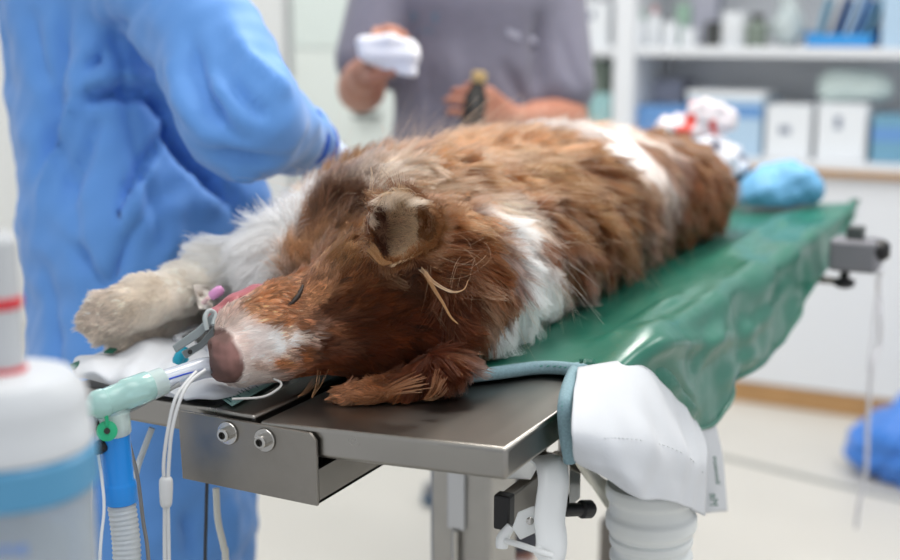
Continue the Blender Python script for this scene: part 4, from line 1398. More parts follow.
# printed measuring tape edge sticking out below the chin
tq = [(223, 398), (262, 381), (272, 377), (270, 384), (240, 402), (232, 405)]
tape = MB().prism([P(x, y, z=0.8835) for x, y in ((222, 398), (268, 376), (276, 381), (232, 405))], (0, 0, -0.0012), (0, 0, 0)).build('tape_edge', mat('teal tape', (128, 168, 164), 0.7), pad_root)
tk = MB()
A0, A1, B0, B1 = P(222, 398, z=0.8838), P(268, 376, z=0.8838), P(232, 405, z=0.8838), P(276, 381, z=0.8838)
for i in range(14):
    s = (i + 0.6) / 15
    a0, b0 = A0 + (A1 - A0) * s, B0 + (B1 - B0) * s
    f0, f1 = (0.12, 0.75) if i % 3 == 0 else (0.12, 0.42)
    w_ = (A1 - A0) / np.linalg.norm(A1 - A0) * 0.0006
    tk.prism([a0 + (b0 - a0) * f0 - w_, a0 + (b0 - a0) * f0 + w_, a0 + (b0 - a0) * f1 + w_, a0 + (b0 - a0) * f1 - w_], (0, 0, 0), (0, 0, 0.0003))
tk.build('tape_print', mat('dark teal print', (40, 92, 92), 0.7), tape)
# dark sheet under the forelegs
lin_ = MB().prism([P(x, y, z=0.8818) for x, y in ((150, 330), (250, 292), (262, 310), (190, 336))], (0, 0, -0.001), (0, 0, 0.002)).build('green_underlay', mat('dark green underlay', (58, 96, 84), 0.7), None)
tag(lin_, 'dark green cloth edge lying under the forelegs beside the tongue', 'cloth')

# ------------------------------------------------------------------ breathing tube
M['clear'] = mat('clear tube plastic', (232, 238, 248), 0.12, trans=0.5, ior=1.3, spec=0.5)
M['mint'] = mat('mint plastic connector', (190, 230, 226), 0.18, trans=0.35, ior=1.4)
M['mint_pale'] = mat('pale connector', (222, 240, 238), 0.18, trans=0.35, ior=1.4)
M['blue_tube'] = mat('blue translucent tube', (40, 146, 236), 0.25, trans=0.15, ior=1.4)
M['teal'] = mat('teal plastic', (22, 150, 178), 0.35)
M['blue_line'] = mat('blue line', (24, 70, 190), 0.4)
M['greencap'] = mat('green rubber cap', (34, 168, 120), 0.4)
mouth = P(204, 368, z=0.914)
e1 = P(160, 382, z=0.912)
tube_o = empty('endotracheal_tube', mouth, 'clear breathing tube with a blue line in the dog\'s mouth', 'tube')
MB().tube([mouth + (mouth - e1) * 0.35 + [0, 0, -0.004], mouth, (mouth + e1) / 2, e1], 0.0094, n=24, res=4).build('tube_wall', M['clear'], tube_o, smooth=True)
dax = (e1 - mouth) / np.linalg.norm(e1 - mouth)
off = -ray(180, 378) / np.linalg.norm(ray(180, 378)) * 0.0104
MB().tube([mouth + off + [0, 0, -0.001], (mouth + e1) / 2 + off, e1 + off], 0.0012, n=8).build('blue_line', M['blue_line'], tube_o, smooth=True)
# connector: pale collar, mint body, elbow towards the blue hose
y_o = empty('breathing_connector', P(130, 392, z=0.905), 'pale mint breathing connector with a side port joining the clear tube to the blue hose', 'connector')
c_end = P(88, 409, z=0.902)
L0 = np.linalg.norm(c_end - e1)
MB().lathe([(0.0098, -0.004), (0.0118, -0.003), (0.0122, 0.010), (0.0105, 0.011)], e1, c_end - e1, 28).build('collar', M['mint_pale'], y_o, smooth=True)
MB().lathe([(0.0115, 0.0), (0.0128, 0.002), (0.0130, 0.024), (0.0116, 0.026), (0.0112, 0.042), (0.0122, 0.043), (0.0122, 0.050), (0.0098, L0 * 0.80), (0.0070, L0 * 0.84), (0.0060, L0 * 1.02), (0.003, L0 * 1.03)], e1 + dax * 0.010, c_end - e1, 28).build('connector_body', M['mint'], y_o, smooth=True)
jn = P(112, 402, z=0.902)
bh0, bh1 = P(113, 414, t=1.045), P(121, 503, t=1.06)
MB().lathe([(0.0118, -0.016), (0.0118, 0.0), (0.0138, 0.002), (0.0138, 0.020), (0.0122, 0.022)], bh0 + [0, 0, 0.004], bh1 - bh0, 28).build('side_port', M['mint_pale'], y_o, smooth=True)
cap = MB().lathe([(0.0085, -0.002), (0.0085, 0.002), (0.0050, 0.003)], P(107, 431, t=1.028), -ray(107, 431), 20).build('port_cap', M['greencap'], y_o, smooth=True)
MB().tube([P(90, 412, t=1.03), P(100, 411, t=1.025), P(106, 416, t=1.025), P(107, 426, t=1.026)], 0.0017, n=8, res=5).build('cap_strap', M['greencap'], cap, smooth=True)
MB().lathe([(0.0022, 0), (0.0026, 0.0006)], P(107, 431, t=1.0245), -ray(107, 431), 14).build('cap_hole', M['dark'], cap, smooth=True)
for (x, y) in ((97, 427), (100, 447)):
    MB().lathe([(0.004, -0.006), (0.0058, -0.004), (0.0058, 0.004), (0.004, 0.006)], P(x, y, t=1.04), (0.6, 0.5, 0.4), 14).build('luer_cap', M['black'], y_o, smooth=True)
MB().tube([P(86, 411, t=1.035), P(92, 424, t=1.038), P(96, 440, t=1.04)], [0.0055, 0.006, 0.0035], n=14, res=4).build('luer_port', M['clear'], y_o, smooth=True)
# blue hose end and clear corrugated hose
hs = empty('breathing_hose', bh1, 'blue ended corrugated breathing hose hanging below the mint connector', 'hose')
bd = (bh1 - bh0) / np.linalg.norm(bh1 - bh0)
Lb = np.linalg.norm(bh1 - bh0)
MB().lathe([(0.0124, 0.014), (0.0124, Lb * 0.74), (0.0136, Lb * 0.76), (0.0144, Lb * 0.79), (0.0144, Lb * 0.98), (0.0120, Lb)], bh0, bd, 28).build('blue_cuff', M['blue_tube'], hs, smooth=True)
hp_ = catmull(np.array([bh1 - bd * 0.006, P(125, 530, t=1.06), P(127, 560, t=1.06), P(128, 640, t=1.06), P(128, 900, t=1.04) * [1, 1, 0] + [0, 0, 0.35], P(128, 900, t=1.04) * [1, 1, 0] + [-0.02, 0.02, 0.10], P(128, 900, t=1.04) * [1, 1, 0] + [-0.10, 0.03, 0.022], P(128, 900, t=1.04) * [1, 1, 0] + [-0.25, 0.05, 0.014]]), 40)
L_ = np.concatenate([[0], np.cumsum(np.linalg.norm(np.diff(hp_, axis=0), axis=1))])
tt = np.arange(0, L_[-1], 0.0009)
hp_ = np.stack([np.interp(tt, L_, hp_[:, i]) for i in range(3)], 1)
MB().tube(hp_, 0.0117 + 0.0005 * np.sin(tt * 2 * math.pi / 0.0042), n=24).build('corrugated_tube', mat('milky tube plastic', (214, 220, 224), 0.3, trans=0.35, ior=1.3), hs, smooth=True)

# blue inflation valve on its thin line, beside the nose
vo = empty('pilot_valve', P(176, 358, z=0.9), 'small teal valve on the pad beside the nose', 'valve')
MB().lathe([(0.0036, 0), (0.0052, 0.003), (0.0052, 0.009), (0.0036, 0.012), (0.0036, 0.018)], P(176, 364, z=0.9035), P(182, 352, z=0.914) - P(176, 364, z=0.9035), 18).lathe([(0.003, -0.004), (0.0048, 0), (0.003, 0.006)], P(182, 361, z=0.905), (0.5, 0.4, 0.5), 14).build('valve_body', M['teal'], vo, smooth=True)

# tongue clip sensor with its cables
cl_ = empty('pulse_oximeter_clip', P(205, 335, z=0.92), 'grey plastic sensor clip clamped on the pink tongue', 'clip')
M['clip_grey'] = mat('grey clip plastic', (138, 146, 148), 0.4)
M['clip_clear'] = mat('clear grey plastic', (190, 200, 202), 0.2, trans=0.3, ior=1.4)
for nm, quad, dz_ in (('upper_arm', [(172, 346), (197, 328), (213, 312), (217, 318), (203, 335), (176, 353)], 0.0), ('lower_arm', [(181, 352), (200, 342), (214, 326), (214, 336), (203, 348), (186, 359)], 0.012)):
    q_ = [P(x, y, t=1.115 + dz_) for x, y in quad]
    MB().prism(q_, ray(195, 335) * 0.0, ray(195, 335) * 0.008).build(nm, M['clip_grey'], cl_, bevel=0.0012)
hd_ = MB().tube([P(207, 330, t=1.108), P(205, 318, t=1.11), P(209, 311, t=1.115), P(215, 314, t=1.118), P(213, 325, t=1.112)], 0.0022, n=10, res=6).build('clip_loop', M['clip_clear'], cl_, smooth=True)
MB().lathe([(0.0022, 0), (0.0022, 0.002)], P(190, 352, t=1.116), -ray(190, 352), 12).build('screw', M['dark'], cl_, smooth=True)
M['cable'] = mat('light grey cable', (196, 198, 200), 0.45)


def cable(name, pts, r, label, cat='cable', m=None, res=8):
    return tag(MB().tube([P(x, y, t=t) for x, y, t in pts], r, n=10, res=res).build(name, m or M['cable'], None, smooth=True), label, cat)


sc_ = empty('sensor_cable', P(166, 490, t=1.02), 'pair of thin pale sensor cables joined by a splitter before the steel plate', 'cable')
MB().tube([P(x, y, t=t) for x, y, t in ((196, 372, 1.062), (186, 383, 1.045), (175, 400, 1.03), (168, 430, 1.022), (164, 460, 1.02), (164, 481, 1.02))], 0.0016, n=10, res=8).build('strand', M['cable'], sc_, smooth=True)
MB().tube([P(x, y, t=t) for x, y, t in ((205, 370, 1.064), (190, 382, 1.046), (180, 400, 1.03), (172, 430, 1.022), (169, 460, 1.02), (168, 481, 1.02))], 0.0016, n=10, res=8).build('strand', M['cable'], sc_, smooth=True)
MB().tube([P(166, 477, t=1.02), P(166, 482, t=1.02), P(166, 502, t=1.02), P(166, 507, t=1.02)], [0.0040, 0.0056, 0.0050, 0.0036], n=14, res=3).build('splitter', M['cable'], sc_, smooth=True)
MB().tube([P(165, 506, t=1.02), P(165, 560, t=1.02), P(168, 700, t=1.0)], 0.0018, n=10, res=5).tube([P(168, 506, t=1.02), P(169, 560, t=1.02), P(172, 700, t=1.0)], 0.0016, n=10, res=5).build('tail', M['cable'], sc_, smooth=True)
cable('gas_sampling_line', [(94, 418, 1.035), (92, 450, 1.035), (91, 500, 1.035), (90, 560, 1.035), (90, 690, 1.02)], 0.0014, 'thin clear sampling line hanging left of the blue hose', 'tube', mat('clear line', (206, 214, 222), 0.3))
cable('gas_sampling_line', [(98, 452, 1.038), (102, 480, 1.038), (104, 510, 1.038), (100, 560, 1.035), (98, 700, 1.02)], 0.0013, 'thin white line running down beside the blue hose from a black cap', 'tube', mat('white line', (220, 224, 230), 0.4))
cable('power_cable', [(124, 424, 1.10), (131, 450, 1.10), (138, 480, 1.09), (143, 520, 1.08), (149, 570, 1.07), (152, 720, 1.06)], 0.0017, 'grey cable just behind the blue hose', 'cable', mat('grey cable', (128, 128, 128), 0.5))
cable('suction_line', [(152, 428, 1.16), (143, 452, 1.16), (137, 470, 1.15), (132, 500, 1.15), (126, 560, 1.14), (120, 700, 1.12)], 0.0030, 'pale flat tube hanging from the left table corner behind the blue hose', 'tube', mat('pale tube', (188, 196, 200), 0.35))
cable('drain_tube', [(216, 488, 1.20), (218, 520, 1.20), (224, 548, 1.20), (226, 570, 1.20), (232, 760, 1.2)], 0.0034, 'cream tube hanging below the steel pivot plate', 'tube', mat('cream tube', (206, 206, 198), 0.4))
cable('black_cable', [(207, 480, 1.22), (206, 520, 1.22), (205, 570, 1.22), (204, 760, 1.22)], 0.0018, 'thin dark cable hanging below the steel pivot plate', 'cable', mat('dark cable', (52, 58, 66), 0.5))
cable('looped_line', [(232, 399, 1.082), (262, 397, 1.088), (278, 389, 1.097), (281, 383, 1.103), (274, 379, 1.108)], 0.0011, 'short clear loop of line on the steel beside the chin', 'tube', mat('loop line', (196, 196, 194), 0.3))
cable('temperature_probe', [(180, 384, 1.066), (155, 398, 1.062), (128, 412, 1.058), (118, 416, 1.056)], 0.0016, 'grey probe lead passing under the mint connector', 'cable', mat('grey probe lead', (150, 152, 152), 0.4))

def unit3(v):
    return np.array(v) / np.linalg.norm(v)


# pink cannula taped to the foreleg
cn = empty('cannula', P(214, 293, t=1.24), 'pink cannula hub taped on the white foreleg', 'cannula')
MB().lathe([(0.003, 0), (0.0048, 0.002), (0.0052, 0.012), (0.003, 0.015)], P(210, 297, t=1.215), P(219, 291, t=1.215) - P(210, 297, t=1.215), 16).build('hub', mat('pink hub', (216, 150, 200), 0.4), cn, smooth=True)
MB().tube([P(203, 303, t=1.22), P(208, 298, t=1.217)], 0.0022, n=10).build('needle_sleeve', mat('pale pink sleeve', (222, 190, 190), 0.4), cn, smooth=True)
tp_ = []
lc, ld = P(209, 299, t=1.235), P(180, 310, t=1.25) - P(209, 299, t=1.235)
tg = []
for yy_ in (285, 291, 297, 303, 309):
    row_ = []
    for xx_ in (196, 203, 210):
        h_ = hit(body_bvh, xx_ + (yy_ - 297) * 0.25, yy_)
        h_ = h_ if h_ is not None and np.linalg.norm(h_ - lc) < 0.06 else P(xx_ + (yy_ - 297) * 0.25, yy_, t=1.235)
        row_.append(h_ - unit3(ray(xx_, yy_)) * 0.0095)
    tg.append(row_)
sheet('tape', patch(tg, 5, 5), 0.0008, mat('white tape', (222, 214, 206), 0.7), cn)

# ------------------------------------------------------------------ canister of the anaesthesia machine
TJ = 0.66
jc = P(8, 425, t=TJ)
jx, jy = jc[0], jc[1]
jz0 = 0.80
zl = P(8, 378, t=TJ)[2]
zr0, zr1 = P(8, 490, t=TJ)[2], P(8, 445, t=TJ)[2]
jar = empty('absorber_canister', (jx, jy, jz0), 'blurred canister with white lid, blue band and red ringed pipe at the near left', 'canister')
RJ = 0.043
M['milk'] = mat('white lid plastic', (206, 210, 214), 0.35)
MB().lathe([(0.006, zl + 0.004 - jz0), (RJ * 0.80, zl + 0.003 - jz0), (RJ * 0.94, zl - 0.004 - jz0), (RJ * 0.97, zl - 0.012 - jz0), (RJ * 0.97, zr1 + 0.010 - jz0), (RJ, zr1 + 0.008 - jz0), (RJ, zr1 - jz0)], (jx, jy, jz0), (0, 0, 1), 48).build('lid', M['milk'], jar, smooth=True)
MB().lathe([(RJ * 1.00, zr0 - jz0), (RJ * 1.04, zr0 + 0.002 - jz0), (RJ * 1.04, zr1 - 0.003 - jz0), (RJ * 1.00, zr1 - 0.001 - jz0)], (jx, jy, jz0), (0, 0, 1), 48).build('blue_band', mat('blue band', (84, 150, 190), 0.3), jar, smooth=True)
MB().lathe([(RJ * 0.97, 0.0), (RJ * 0.97, zr0 - jz0 - 0.001), (RJ * 0.93, zr0 - jz0 - 0.001), (RJ * 0.93, 0.004), (0.001, 0.004)], (jx, jy, jz0), (0, 0, 1), 48).build('jar_wall', mat('clear jar plastic', (214, 224, 232), 0.15, trans=0.6, ior=1.3), jar, smooth=True)
MB().lathe([(RJ * 0.62, 0.005), (RJ * 0.62, zr0 - jz0 - 0.03), (RJ * 0.2, zr0 - jz0 - 0.02)], (jx, jy, jz0), (0, 0, 1), 36).build('granules', mat('white granules', (226, 228, 230), 0.8, bump=0.002, bscale=300), jar, smooth=True)
zp0, zp1 = zl + 0.004, P(12, 236, t=TJ)[2]
pj = MB().lathe([(0.0105, 0), (0.0105, zp1 - zp0), (0.007, zp1 - zp0 + 0.004)], P(4, 360, t=TJ) * [1, 1, 0] + [0, 0, zp0], (0, 0, 1), 28).build('pipe', mat('frosted pipe', (208, 212, 216), 0.25, trans=0.2), jar, smooth=True)
for yy_ in (299, 371):
    zz_ = P(8, yy_, t=TJ)[2]
    MB().lathe([(0.0107, -0.003), (0.0116, -0.002), (0.0116, 0.002), (0.0107, 0.003)], P(4, 360, t=TJ) * [1, 1, 0] + [0, 0, zz_], (0, 0, 1), 28).build('red_ring', mat('red ring', (206, 30, 44), 0.4), jar, smooth=True)
pj_xy = P(4, 360, t=TJ)
lj = lettering('print', 'lime', 0.012, (jx - 0.012, jy - RJ * 0.985 - 0.0002, P(16, 548, t=TJ)[2]), (0.75, 0.66, 0), (0, 0, 1), mat('blue print', (70, 120, 200), 0.5), jar)
set_verts(lj.data, verts_of(lj.data) + np.array(P(10, 548, t=TJ - RJ * 1.02)) - verts_of(lj.data).mean(0))
# trolley that carries it, below the picture
tr = empty('equipment_trolley', (jx - 0.02, jy - 0.02, 0), 'white equipment trolley carrying the canister', 'trolley')
MB().box((jx - 0.16, jy - 0.16, 0.77), (jx + 0.10, jy + 0.08, 0.799), 0.006).build('top_shelf', M['white_plastic'], tr)
MB().box((jx - 0.16, jy - 0.16, 0.28), (jx + 0.10, jy + 0.08, 0.30), 0.006).build('lower_shelf', M['white_plastic'], tr)
for sx in (-0.14, 0.08):
    for sy in (-0.14, 0.06):
        MB().tube([(jx + sx, jy + sy, 0.06), (jx + sx, jy + sy, 0.769)], 0.012, n=14).build('leg', M['steel_plain'], tr, smooth=True)
        MB().lathe([(0.026, -0.011), (0.029, -0.008), (0.029, 0.008), (0.026, 0.011)], (jx + sx, jy + sy, 0.0295), (1, 0, 0), 20).build('caster', M['black'], tr, smooth=True)
# ------------------------------------------------------------------ people
M['skin'] = mat('skin', (196, 142, 116), 0.5, noise=0.05, nscale=40, sub=0.15)
M['skin_tan'] = mat('tanned skin', (176, 120, 98), 0.5, noise=0.06, nscale=40, sub=0.15)
M['gown'] = mat('blue surgical gown', (96, 152, 222), 0.62, spec=0.35, sheen=0.25, bump=0.0002, bscale=400, noise=0.03, nscale=6)
M['shirt'] = mat('grey scrub cotton', (118, 117, 133), 0.85, noise=0.05, nscale=60, bump=0.0002, bscale=700, sheen=0.2)
M['trouser'] = mat('dark grey trousers', (70, 72, 80), 0.85, noise=0.05, nscale=50)
M['hair'] = mat('dark hair', (52, 38, 30), 0.6, bump=0.001, bscale=90, stretch=(1, 1, 0.15))
M['clog'] = mat('white clog rubber', (214, 216, 218), 0.5)


def unit_(v):
    v = np.array(v, float)
    return v / np.linalg.norm(v)


def add_hand(S, wrist, fdir, back, side, curl, spread=0.0, size=1.0, thumb=0.6):
    """A hand: fdir along the palm, back = direction out of the back of the hand, side = +1 when the thumb lies towards fdir x back."""
    f, b = unit_(fdir), unit_(back)
    b = unit_(b - f * (b @ f))
    s = np.cross(f, b) * side
    w = np.array(wrist, float)
    z = size
    S.cone(w - f * 0.02 * z, w + f * 0.025 * z, 0.024 * z, 0.024 * z, 0.012, flat=(b, 0.78))
    for o, l in ((0.028, 0.088), (0.010, 0.092), (-0.009, 0.088), (-0.026, 0.080)):
        S.cone(w + f * 0.02 * z + s * o * 0.55 * z, w + f * l * z + s * o * z, 0.0165 * z, 0.0115 * z, 0.010, flat=(b, 0.85))
    for o, l, ln in ((0.030, 0.088, 0.072), (0.010, 0.093, 0.080), (-0.010, 0.089, 0.074), (-0.028, 0.080, 0.058)):
        p = w + f * l * z + s * o * z
        a = 0.25 * curl
        d = f
        rr = 0.0088 * z
        for k, part in enumerate((0.44, 0.31, 0.25)):
            a += curl * (0.85 if k else 0.6)
            d = unit_(f * math.cos(a) - b * math.sin(a) + s * spread * o * 12)
            q = p + d * ln * part * z
            S.cone(p, q, rr, rr * 0.92, 0.0035)
            p, rr = q, rr * 0.92
    p = w + f * 0.022 * z + s * 0.026 * z
    d1 = unit_(f * 0.65 + s * 0.75 - b * 0.35 * thumb)
    d2 = unit_(f * 0.85 + s * 0.15 - b * 0.75 * thumb)
    S.cone(p - s * 0.008, p + d1 * 0.042 * z, 0.0150 * z, 0.0110 * z, 0.010)
    S.cone(p + d1 * 0.042 * z, p + d1 * 0.042 * z + d2 * 0.030 * z, 0.0105 * z, 0.0098 * z, 0.004)
    S.cone(p + d1 * 0.042 * z + d2 * 0.030 * z, p + d1 * 0.042 * z + d2 * 0.054 * z, 0.0098 * z, 0.0080 * z, 0.003)


def person(label, J, f, body_mat, hands, slim=1.0):
    """J: joints; f: facing. One continuous body with a finer mesh for the lower arms and hands."""
    f = unit_(f)
    r = np.array([f[1], -f[0], 0.0])
    upv = np.array([0, 0, 1.0])
    pts = np.array([v for v in J.values()])
    S = Solid(pts.min(0) - [0.22, 0.22, 0.1], pts.max(0) + [0.22, 0.22, 0.18], 0.009)
    S.cone(J['pelvis'], J['waist'], 0.115 * slim, 0.105 * slim, 0.04, flat=(r, 1.3))
    S.cone(J['waist'], J['chest'], 0.105 * slim, 0.110 * slim, 0.04, flat=(r, 1.35))
    S.cone(J['chest'], J['neck'] - upv * 0.05, 0.105 * slim, 0.06 * slim, 0.05, flat=(r, 1.5))
    S.cone(J['neck'] - upv * 0.04, J['head'] - upv * 0.04, 0.052, 0.05, 0.02)
    h = J['head']
    hf = unit_(J.get('look', h + f) - h)
    hr = unit_(np.cross(hf, upv))
    hu_ = np.cross(hr, hf)
    B = np.array([hr, hf, hu_])
    at_ = lambda x, y, z: h + hr * x + hf * y + hu_ * z
    S.ell(at_(0, -0.010, 0.035), (0.074, 0.094, 0.085), B, 0.02)
    S.ell(at_(0, 0.030, -0.045), (0.055, 0.062, 0.065), B, 0.03)
    S.ell(at_(0, 0.070, -0.092), (0.024, 0.018, 0.018), B, 0.02)
    S.cone(at_(0, 0.084, 0.020), at_(0, 0.105, -0.022), 0.009, 0.013, 0.012)
    for sd in (1, -1):
        S.ell(at_(0.012 * sd, 0.097, -0.026), (0.008, 0.010, 0.008), B, 0.008)
        S.ell(at_(0.032 * sd, 0.082, 0.018), (0.016, 0.014, 0.010), B, 0.012, op='sub')
        S.ell(at_(0.032 * sd, 0.074, 0.017), (0.013, 0.012, 0.012), B, 0.004)
        S.cone(at_(0.016 * sd, 0.088, 0.038), at_(0.048 * sd, 0.074, 0.038), 0.008, 0.007, 0.010)
        S.ell(at_(0.078 * sd, -0.010, 0.005), (0.010, 0.020, 0.032), B, 0.008)
    S.cone(at_(-0.022, 0.088, -0.056), at_(0.022, 0.088, -0.056), 0.006, 0.006, 0.006)
    S.cone(at_(-0.018, 0.088, -0.067), at_(0.018, 0.088, -0.067), 0.007, 0.007, 0.006)
    S.cone(at_(-0.020, 0.096, -0.0615), at_(0.020, 0.096, -0.0615), 0.002, 0.002, 0.003, op='sub')
    for sd in ('R', 'L'):
        S.cone(J['neck'] - upv * 0.06, J['sh' + sd], 0.055 * slim, 0.058 * slim, 0.04 * slim)
        S.cone(J['sh' + sd], J['el' + sd], 0.052 * slim, 0.040 * slim, 0.03 * slim)
        S.cone(J['el' + sd], J['wr' + sd], 0.040 * slim, 0.028 * slim, 0.02)
        S.chain([J['hip' + sd], J['kn' + sd], J['an' + sd]], [0.085, 0.056, 0.036], 0.04)
        S.cone(J['an' + sd] + [0, 0, -0.03] - f * 0.03, J['an' + sd] + f * 0.15 + [0, 0, -0.045], 0.036, 0.028, 0.03)
    v, fc = S.data()
    v = relax(v, fc, 2)
    v[:, 2] = np.maximum(v[:, 2], 0.004)
    for sd, args in hands.items():
        w_, e_ = J['wr' + sd], J['el' + sd]
        T = Solid(np.minimum(w_, e_) - 0.16, np.maximum(w_, e_) + 0.16, 0.004)
        T.cone(e_, w_, 0.0405 * slim, 0.0285, 0.01)
        T.cone(e_ + (w_ - e_) * 0.1, e_ + (w_ - e_) * 0.5, 0.044 * slim, 0.038 * slim, 0.02)
        add_hand(T, w_, *args)
        v2, f2 = T.data()
        v2 = relax(v2, f2, 1)
        fc = fc + [tuple(i + len(v) for i in q) for q in f2]
        v = np.vstack([v, v2])
    o = link('person', mesh('person', v, fc), body_mat, None, smooth=True)
    tag(o, label, 'person')
    # hair and eyebrows
    Hs = Solid(h - 0.16, h + 0.18, 0.005)
    Hs.ell(at_(0, -0.016, 0.045), (0.082, 0.098, 0.086), B, 0.01)
    Hs.ell(at_(0, -0.05, -0.02), (0.072, 0.060, 0.07), B, 0.03)
    Hs.cut(at_(0, 0.052, 0.07), hf * 1.0 - hu_ * 0.75, 0.01)
    Hs.cut(at_(0, 0, -0.075), -hu_, 0.01)
    link('hair', Hs.mesh('hair', 2), M['hair'], o, smooth=True)
    return o, at_


# ---- the assistant in the blue gown
gf = np.array([0.75, 0.66, 0.0])
gr = np.array([0.66, -0.75, 0.0])
ax0, ax1, ax2 = P(118, 40, t=1.72), P(130, 250, t=1.72), P(150, 520, t=1.72)
gc = lambda z: np.array([np.interp(z, [ax2[2], ax1[2], ax0[2]], [ax2[0], ax1[0], ax0[0]]), np.interp(z, [ax2[2], ax1[2], ax0[2]], [ax2[1], ax1[1], ax0[1]]), z])
shR, elR, wrR = P(152, -48, t=1.50), P(247, 118, t=1.39), P(311, 143, t=1.58)
JG = dict(pelvis=gc(0.92), waist=gc(1.08), chest=gc(1.30), neck=gc(1.49), head=gc(1.62), shR=shR + [0, 0, 0.0], elR=elR, wrR=wrR, shL=gc(1.39) - gr * 0.17, elL=gc(1.13) - gr * 0.21 + gf * 0.10, wrL=gc(0.93) - gr * 0.20 + gf * 0.14,
          hipR=gc(0.88) + gr * 0.09, hipL=gc(0.88) - gr * 0.09, knR=gc(0.50) + gr * 0.09, knL=gc(0.50) - gr * 0.09, anR=gc(0.09) + gr * 0.09, anL=gc(0.09) - gr * 0.09, look=gc(1.62) + gf * 0.8 + [0.2, 0, -0.5])
gp_, gat = person('person in a long blue surgical gown standing at the left side of the table', JG, gf, M['skin'], {'R': (unit_(np.array([-0.30, 0.90, -0.30])), np.array([0.2, 0.2, 1.0]), 1, 0.45), 'L': (unit_(gf * 0.9 + [0, 0, -0.3]), np.array([0.2, 0.2, 1.0]), -1, 0.4)}, slim=0.78)
S = Solid(gc(0.3) - [0.36, 0.36, 0.16], np.array([gc(1.5)[0] + 0.50, gc(1.5)[1] + 0.36, 1.55]), 0.0075)
rr_ = [(0.30, 0.135), (0.55, 0.130), (0.75, 0.136), (0.95, 0.140), (1.10, 0.138), (1.25, 0.140), (1.38, 0.125), (1.47, 0.07)]
for (z0, r0), (z1, r1) in zip(rr_[:-1], rr_[1:]):
    S.cone(gc(z0), gc(z1), r0, r1, 0.05, flat=(gr, 1.30))
S.cone(gc(1.40), shR, 0.09, 0.080, 0.05)
S.cone(gc(1.40), JG['shL'], 0.09, 0.080, 0.05)
S.cone(shR, elR, 0.074, 0.066, 0.03)
S.ell(P(204, 225, t=1.68), (0.09, 0.09, 0.14), k=0.06)
S.cone(elR, elR + (wrR - elR) * 0.8, 0.066, 0.042, 0.025)
S.cone(JG['shL'], JG['elL'], 0.078, 0.070, 0.03)
S.cone(JG['elL'], JG['elL'] + (JG['wrL'] - JG['elL']) * 0.85, 0.066, 0.045, 0.025)
S.cut(gc(0.32), (0, 0, -1), 0.004)
S.cut(gc(1.49), (0, 0, 1), 0.004)
gm = S.mesh('gown', 3)
gown = link('gown', gm, M['gown'], gp_, smooth=True)
gb = bvh_of(gm)
def sharper(ls, wf, df_):
    return [(p_, w_ * wf, d_ * df_) for p_, w_, d_ in ls]


crease(gm, sharper([
    ([(150, 2), (112, 60), (68, 115), (46, 170), (34, 225)], 0.012, 0.008), ([(140, 2), (100, 62), (58, 115), (38, 170)], 0.010, -0.012),
    ([(66, 2), (62, 50), (52, 100), (38, 180)], 0.014, -0.012), ([(30, 5), (40, 60), (50, 120)], 0.015, -0.008), ([(100, 2), (88, 60), (62, 120)], 0.018, 0.008),
    ([(84, 100), (110, 92), (140, 92), (166, 104)], 0.011, -0.020), ([(88, 88), (115, 78), (150, 80)], 0.014, 0.012),
    ([(150, 70), (163, 105), (178, 140), (205, 172), (236, 208)], 0.013, -0.030), ([(168, 60), (186, 100), (214, 140)], 0.016, 0.010),
    ([(166, 128), (148, 160), (130, 190), (116, 225)], 0.009, -0.014), ([(160, 150), (140, 185), (128, 225)], 0.012, 0.010), ([(100, 120), (88, 150), (70, 180), (58, 215)], 0.012, -0.010),
    ([(140, 215), (120, 260), (112, 300)], 0.012, -0.008), ([(60, 240), (90, 265), (110, 300)], 0.010, -0.007), ([(180, 200), (170, 250), (150, 290)], 0.014, 0.007),
    ([(190, 30), (196, 70), (212, 110), (240, 140)], 0.012, -0.010), ([(230, 20), (250, 60), (290, 100)], 0.014, 0.008), ([(215, 60), (246, 100), (270, 118)], 0.012, -0.008), ([(206, 150), (240, 160), (290, 158)], 0.010, -0.010), ([(225, 170), (260, 180), (300, 176)], 0.012, 0.008),
    ([(110, 420), (118, 480), (124, 558)], 0.014, -0.010), ([(185, 510), (190, 558)], 0.014, -0.010), ([(90, 440), (94, 558)], 0.012, 0.008), ([(230, 500), (228, 558)], 0.012, 0.008), ([(40, 260), (56, 340), (66, 400)], 0.014, -0.009)], 0.8, 1.5), gb)
v_ = verts_of(gm)
n_ = normals_of(gm)
tor_ = np.clip((np.linalg.norm(v_[:, :2] - elR[None, :2], axis=1) - 0.13) / 0.08, 0, 1)
set_verts(gm, v_ + n_ * (0.004 * wob(v_ * [1, 1, 0.5], 9, 201)[:, 0] + 0.0016 * wob(v_, 26, 202)[:, 1] + 0.006 * tor_ * wob(v_ * [1, 1, 0.16], 6.0, 203)[:, 0] - 0.007 * tor_ * np.exp(-(wob(v_ * [1, 1, 0.14], 4.5, 204)[:, 0] / 0.12) ** 2))[:, None])
# knitted blue cuff and pale glove on the near hand
ed = unit_(wrR - elR)
MB().tube([elR + (wrR - elR) * 0.70, elR + (wrR - elR) * 0.86, wrR + ed * 0.012], [0.044, 0.040, 0.034], n=24, res=4).build('cuff', mat('deep blue cuff', (26, 92, 206), 0.7), gp_, smooth=True)
T = Solid(wrR - 0.24, wrR + 0.24, 0.004)
add_hand(T, wrR, unit_(np.array([-0.30, 0.90, -0.30])), np.array([0.2, 0.2, 1.0]), 1, 0.45, size=1.07)
link('glove', T.mesh('glove', 1), mat('pale blue glove', (206, 222, 246), 0.45), gp_, smooth=True)

